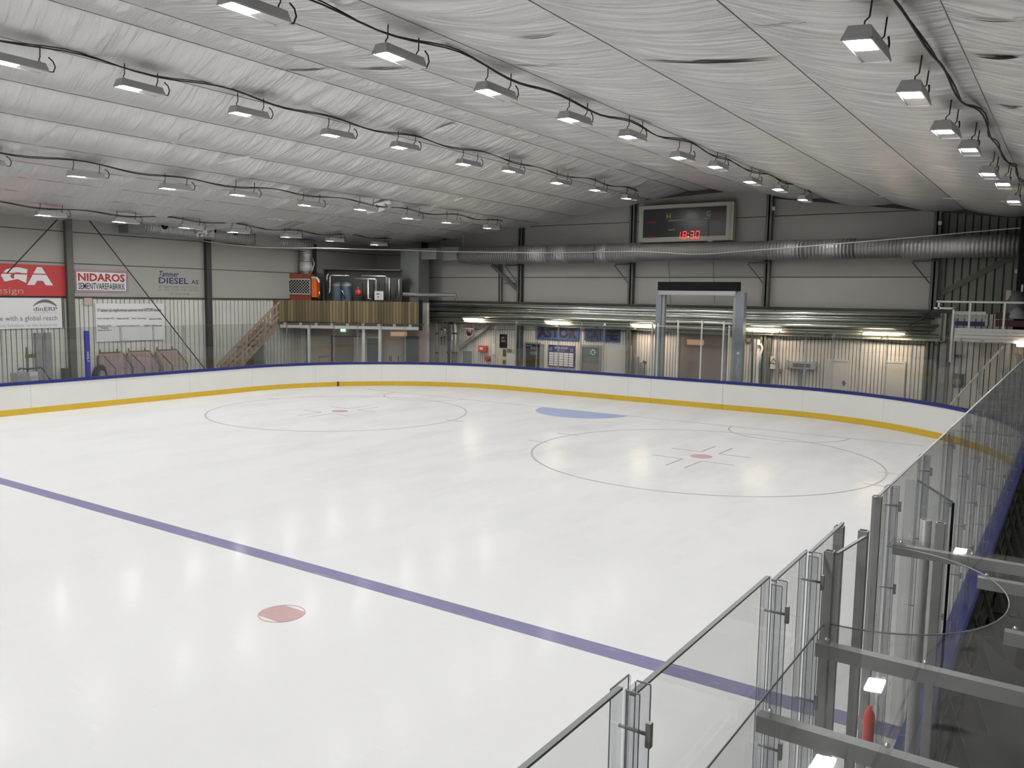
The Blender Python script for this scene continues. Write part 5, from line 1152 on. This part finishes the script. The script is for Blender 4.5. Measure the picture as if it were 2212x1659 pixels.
# ================================================================== STAIR PLATFORM in far right corner
t = empty('stair_platform', (13.5, 5, 2.8), 'raised platform with pale fascia and white railing in the corner', 'platform')
PF = Frame((11.35, 4.6), (17, 4.6))
mb = MB(); PF.box(mb, 0.05, 5.6, -2.3, .0, 3.0, 3.1); mb.build('deck', M['dark'], t)
mb = MB()
for k in range(4): PF.box(mb, 0.05, 5.6, .0, .04 + .005 * (k % 2), 2.90 + .115 * k, 3.005 + .115 * k)
mb.build('fascia', M['offwhite'], t)
mb = MB(); PF.box(mb, -.55, 5.6, -.02, .03, 4.18, 4.24); mb.build('top_rail', M['white'], t)
for s in (-.48, .45, 1.43, 3.2): mb = MB(); PF.box(mb, s - .03, s + .03, -.02, .03, 3.3 if s > 0 else 3.95, 4.2); mb.build('rail_post', M['white'], t)
mb = MB(); PF.box(mb, -.62, .0, -.02, .03, 3.96, 4.02); PF.box(mb, -.06, .0, -.02, .03, 2.2, 4.0); mb.build('gate_frame', M['white'], t)
for s in (.02, 1.6): mb = MB(); PF.box(mb, s - .05, s + .05, -.1, 0., 0, 2.9); mb.build('leg', M['galv'], t)
t = empty('steel_stair', (12.5, 3.6, 0), 'steel stair with white handrail descending from the platform', 'stairs')
top = atz(2165, 748, 2.95); mb = MB()
A0 = FAR.px(2050, 878, 3.4); A1 = FAR.px(2168, 748, 2.6)
h0 = FAR.P(A0[0], 3.4, A0[1]); h1 = FAR.P(A1[0], 2.6, A1[1])
mb.bar(h0, h1, .05, .05); mb.build('handrail', M['white'], t)
for k in (.3, .62): p_ = h0.lerp(h1, k); mb = MB(); mb.bar(p_, p_ - Vector((0, 0, .75)), .04, .04); mb.build('rail_post', M['white'], t)
mb = MB(); off = Vector((.42, -.25, -.72)); mb.bar(h0 + off, h1 + off, .05, .22); mb.bar(h0 + off + Vector((.6, .4, 0)), h1 + off + Vector((.6, .4, 0)), .05, .22); mb.build('stringer', M['alu'], t)
mb = MB()
for k in range(8): p_ = (h0 + off).lerp(h1 + off, (k + .5) / 8); mb.box(p_.x, p_.x + .7, p_.y - .02, p_.y + .35, p_.z + .05, p_.z + .10)
mb.build('treads', M['offwhite'], t)
# things on and below platform
PB = Frame((11.0, 5.6), (17, 5.6))
for rc, lb, m in (((2062, 673, 2130, 680), 'topmost pale plank of the stack on the platform', 'offwhite'), ((2062, 682, 2128, 688), 'middle grey plank of the stack on the platform', 'galv'), ((2062, 695, 2126, 704), 'lowest dark blue crate of the stack on the platform', 'navy')): boxthing(PB, 'stored_plank', lb, 'plank', rc, .5, M[m], 0)
boxthing(PB, 'stack_end', 'pale upright end board of the stored stack', 'board', (2128, 678, 2134, 704), .6, M['galv'], 0)
for rc, lb in (((2150, 676, 2212, 690), 'upper dark red crate on the platform'), ((2150, 692, 2212, 706), 'lower dark red crate on the platform')): boxthing(PB, 'red_crate', lb, 'crate', rc, .6, M['darkred'], 0)
boxthing(PB, 'pale_bag', 'pale crumpled bag behind the platform railing', 'bag', (2173, 627, 2184, 648), .3, M['beige'], 0)
t = empty('grey_jacket', tuple(PB.P(2.2, .3, 3.9)), 'dark jacket and grey sack heaped behind the platform railing', 'clothing')
mb = MB(); c = PB.px(2196, 655, .2); q = PB.P(c[0], .2, c[1]); mb.lathe((q.x, q.y, q.z - .35), [(.32, 0), (.30, .3), (.24, .55), (.16, .7), (0, .75)], 12); mb.build('fold', M['cabinet'], t)
mb = MB(); mb.lathe((q.x + .05, q.y - .3, q.z - .5), [(.25, 0), (.22, .2), (.1, .35), (0, .38)], 10); mb.build('sack', M['midgrey'], t)
mb = MB(); c = FAR.px(2206, 500, 1.5); x = c[0] - 17; mb.box(x - .02, x + .4, 5.45, 5.65, 3.1, 7.0); mb.build('dark_post', M['black'], None, 'black steel post at the edge of the frame over the platform', 'post')
mb = MB(); F4 = Frame((-17, 5.44), (17, 5.44)); r = F4.rect(2206, 615, 2210, 630, 0); F4.box(mb, r[0], r[1], 0, .02, r[2], r[3]); mb.build('post_label', M['signwhite'], None, 'small white label on the black edge post', 'label')
boxthing(FAR, 'warning_lamp', 'small white emergency light on the bare cladding under the duct', 'lamp', (2192, 582, 2206, 590), .12, M['offwhite'], .05)
boxthing(FAR, 'wall_heater', 'small grey fitting on the cladding below the platform', 'fitting', (2059, 766, 2078, 771), .1, M['cabinet'], .04)
s0, s1, z0, z1 = FAR.rect(2051, 807, 2082, 838, .08); t = empty('photo_poster', tuple(FAR.P(s0, .08, z0)), 'dark picture poster on the cladding behind the stair', 'poster'); mb = MB(); FAR.box(mb, s0, s1, .04, .07, z0, z1); mb.build('sheet', M['cabinet'], t); mb = MB(); FAR.box(mb, s0 + .1, s1 - .1, .07, .075, z0 + .12, z0 + .3); mb.build('picture_band', M['midgrey'], t)
mb = MB(); FAR.box(mb, 27.75, 27.95, .04, .3, 0, 3.1); mb.build('door_jamb_post', M['midgrey'], None, 'pale green grey post where cream cladding meets the corner', 'post')
for k, (x0, y0, x1, y1) in enumerate(((2196, 762, 2209, 808), (2204, 765, 2212, 822))):
    mb = MB(); a = FAR.px(x0, y0, 8.); b = FAR.px(x1, y1, 8.); mb.bar(FAR.P(a[0], 8., a[1]), FAR.P(b[0], 8., b[1]), .05, .09); mb.build('hockey_stick', M['darkred'], None, ('dark red stick leaning over the side glass, the one further in', 'dark red stick leaning over the side glass at the frame edge')[k], 'hockey stick', 'sticks over the side glass')
# small light fitting under the platform
mb = MB(); r = PF.rect(2196, 742, 2212, 749, .1); PF.box(mb, r[0], r[1] + .5, .05, .1, r[2], r[3]); mb.build('platform_light', M['tube'], None, 'glowing tube light below the platform fascia', 'light fitting')
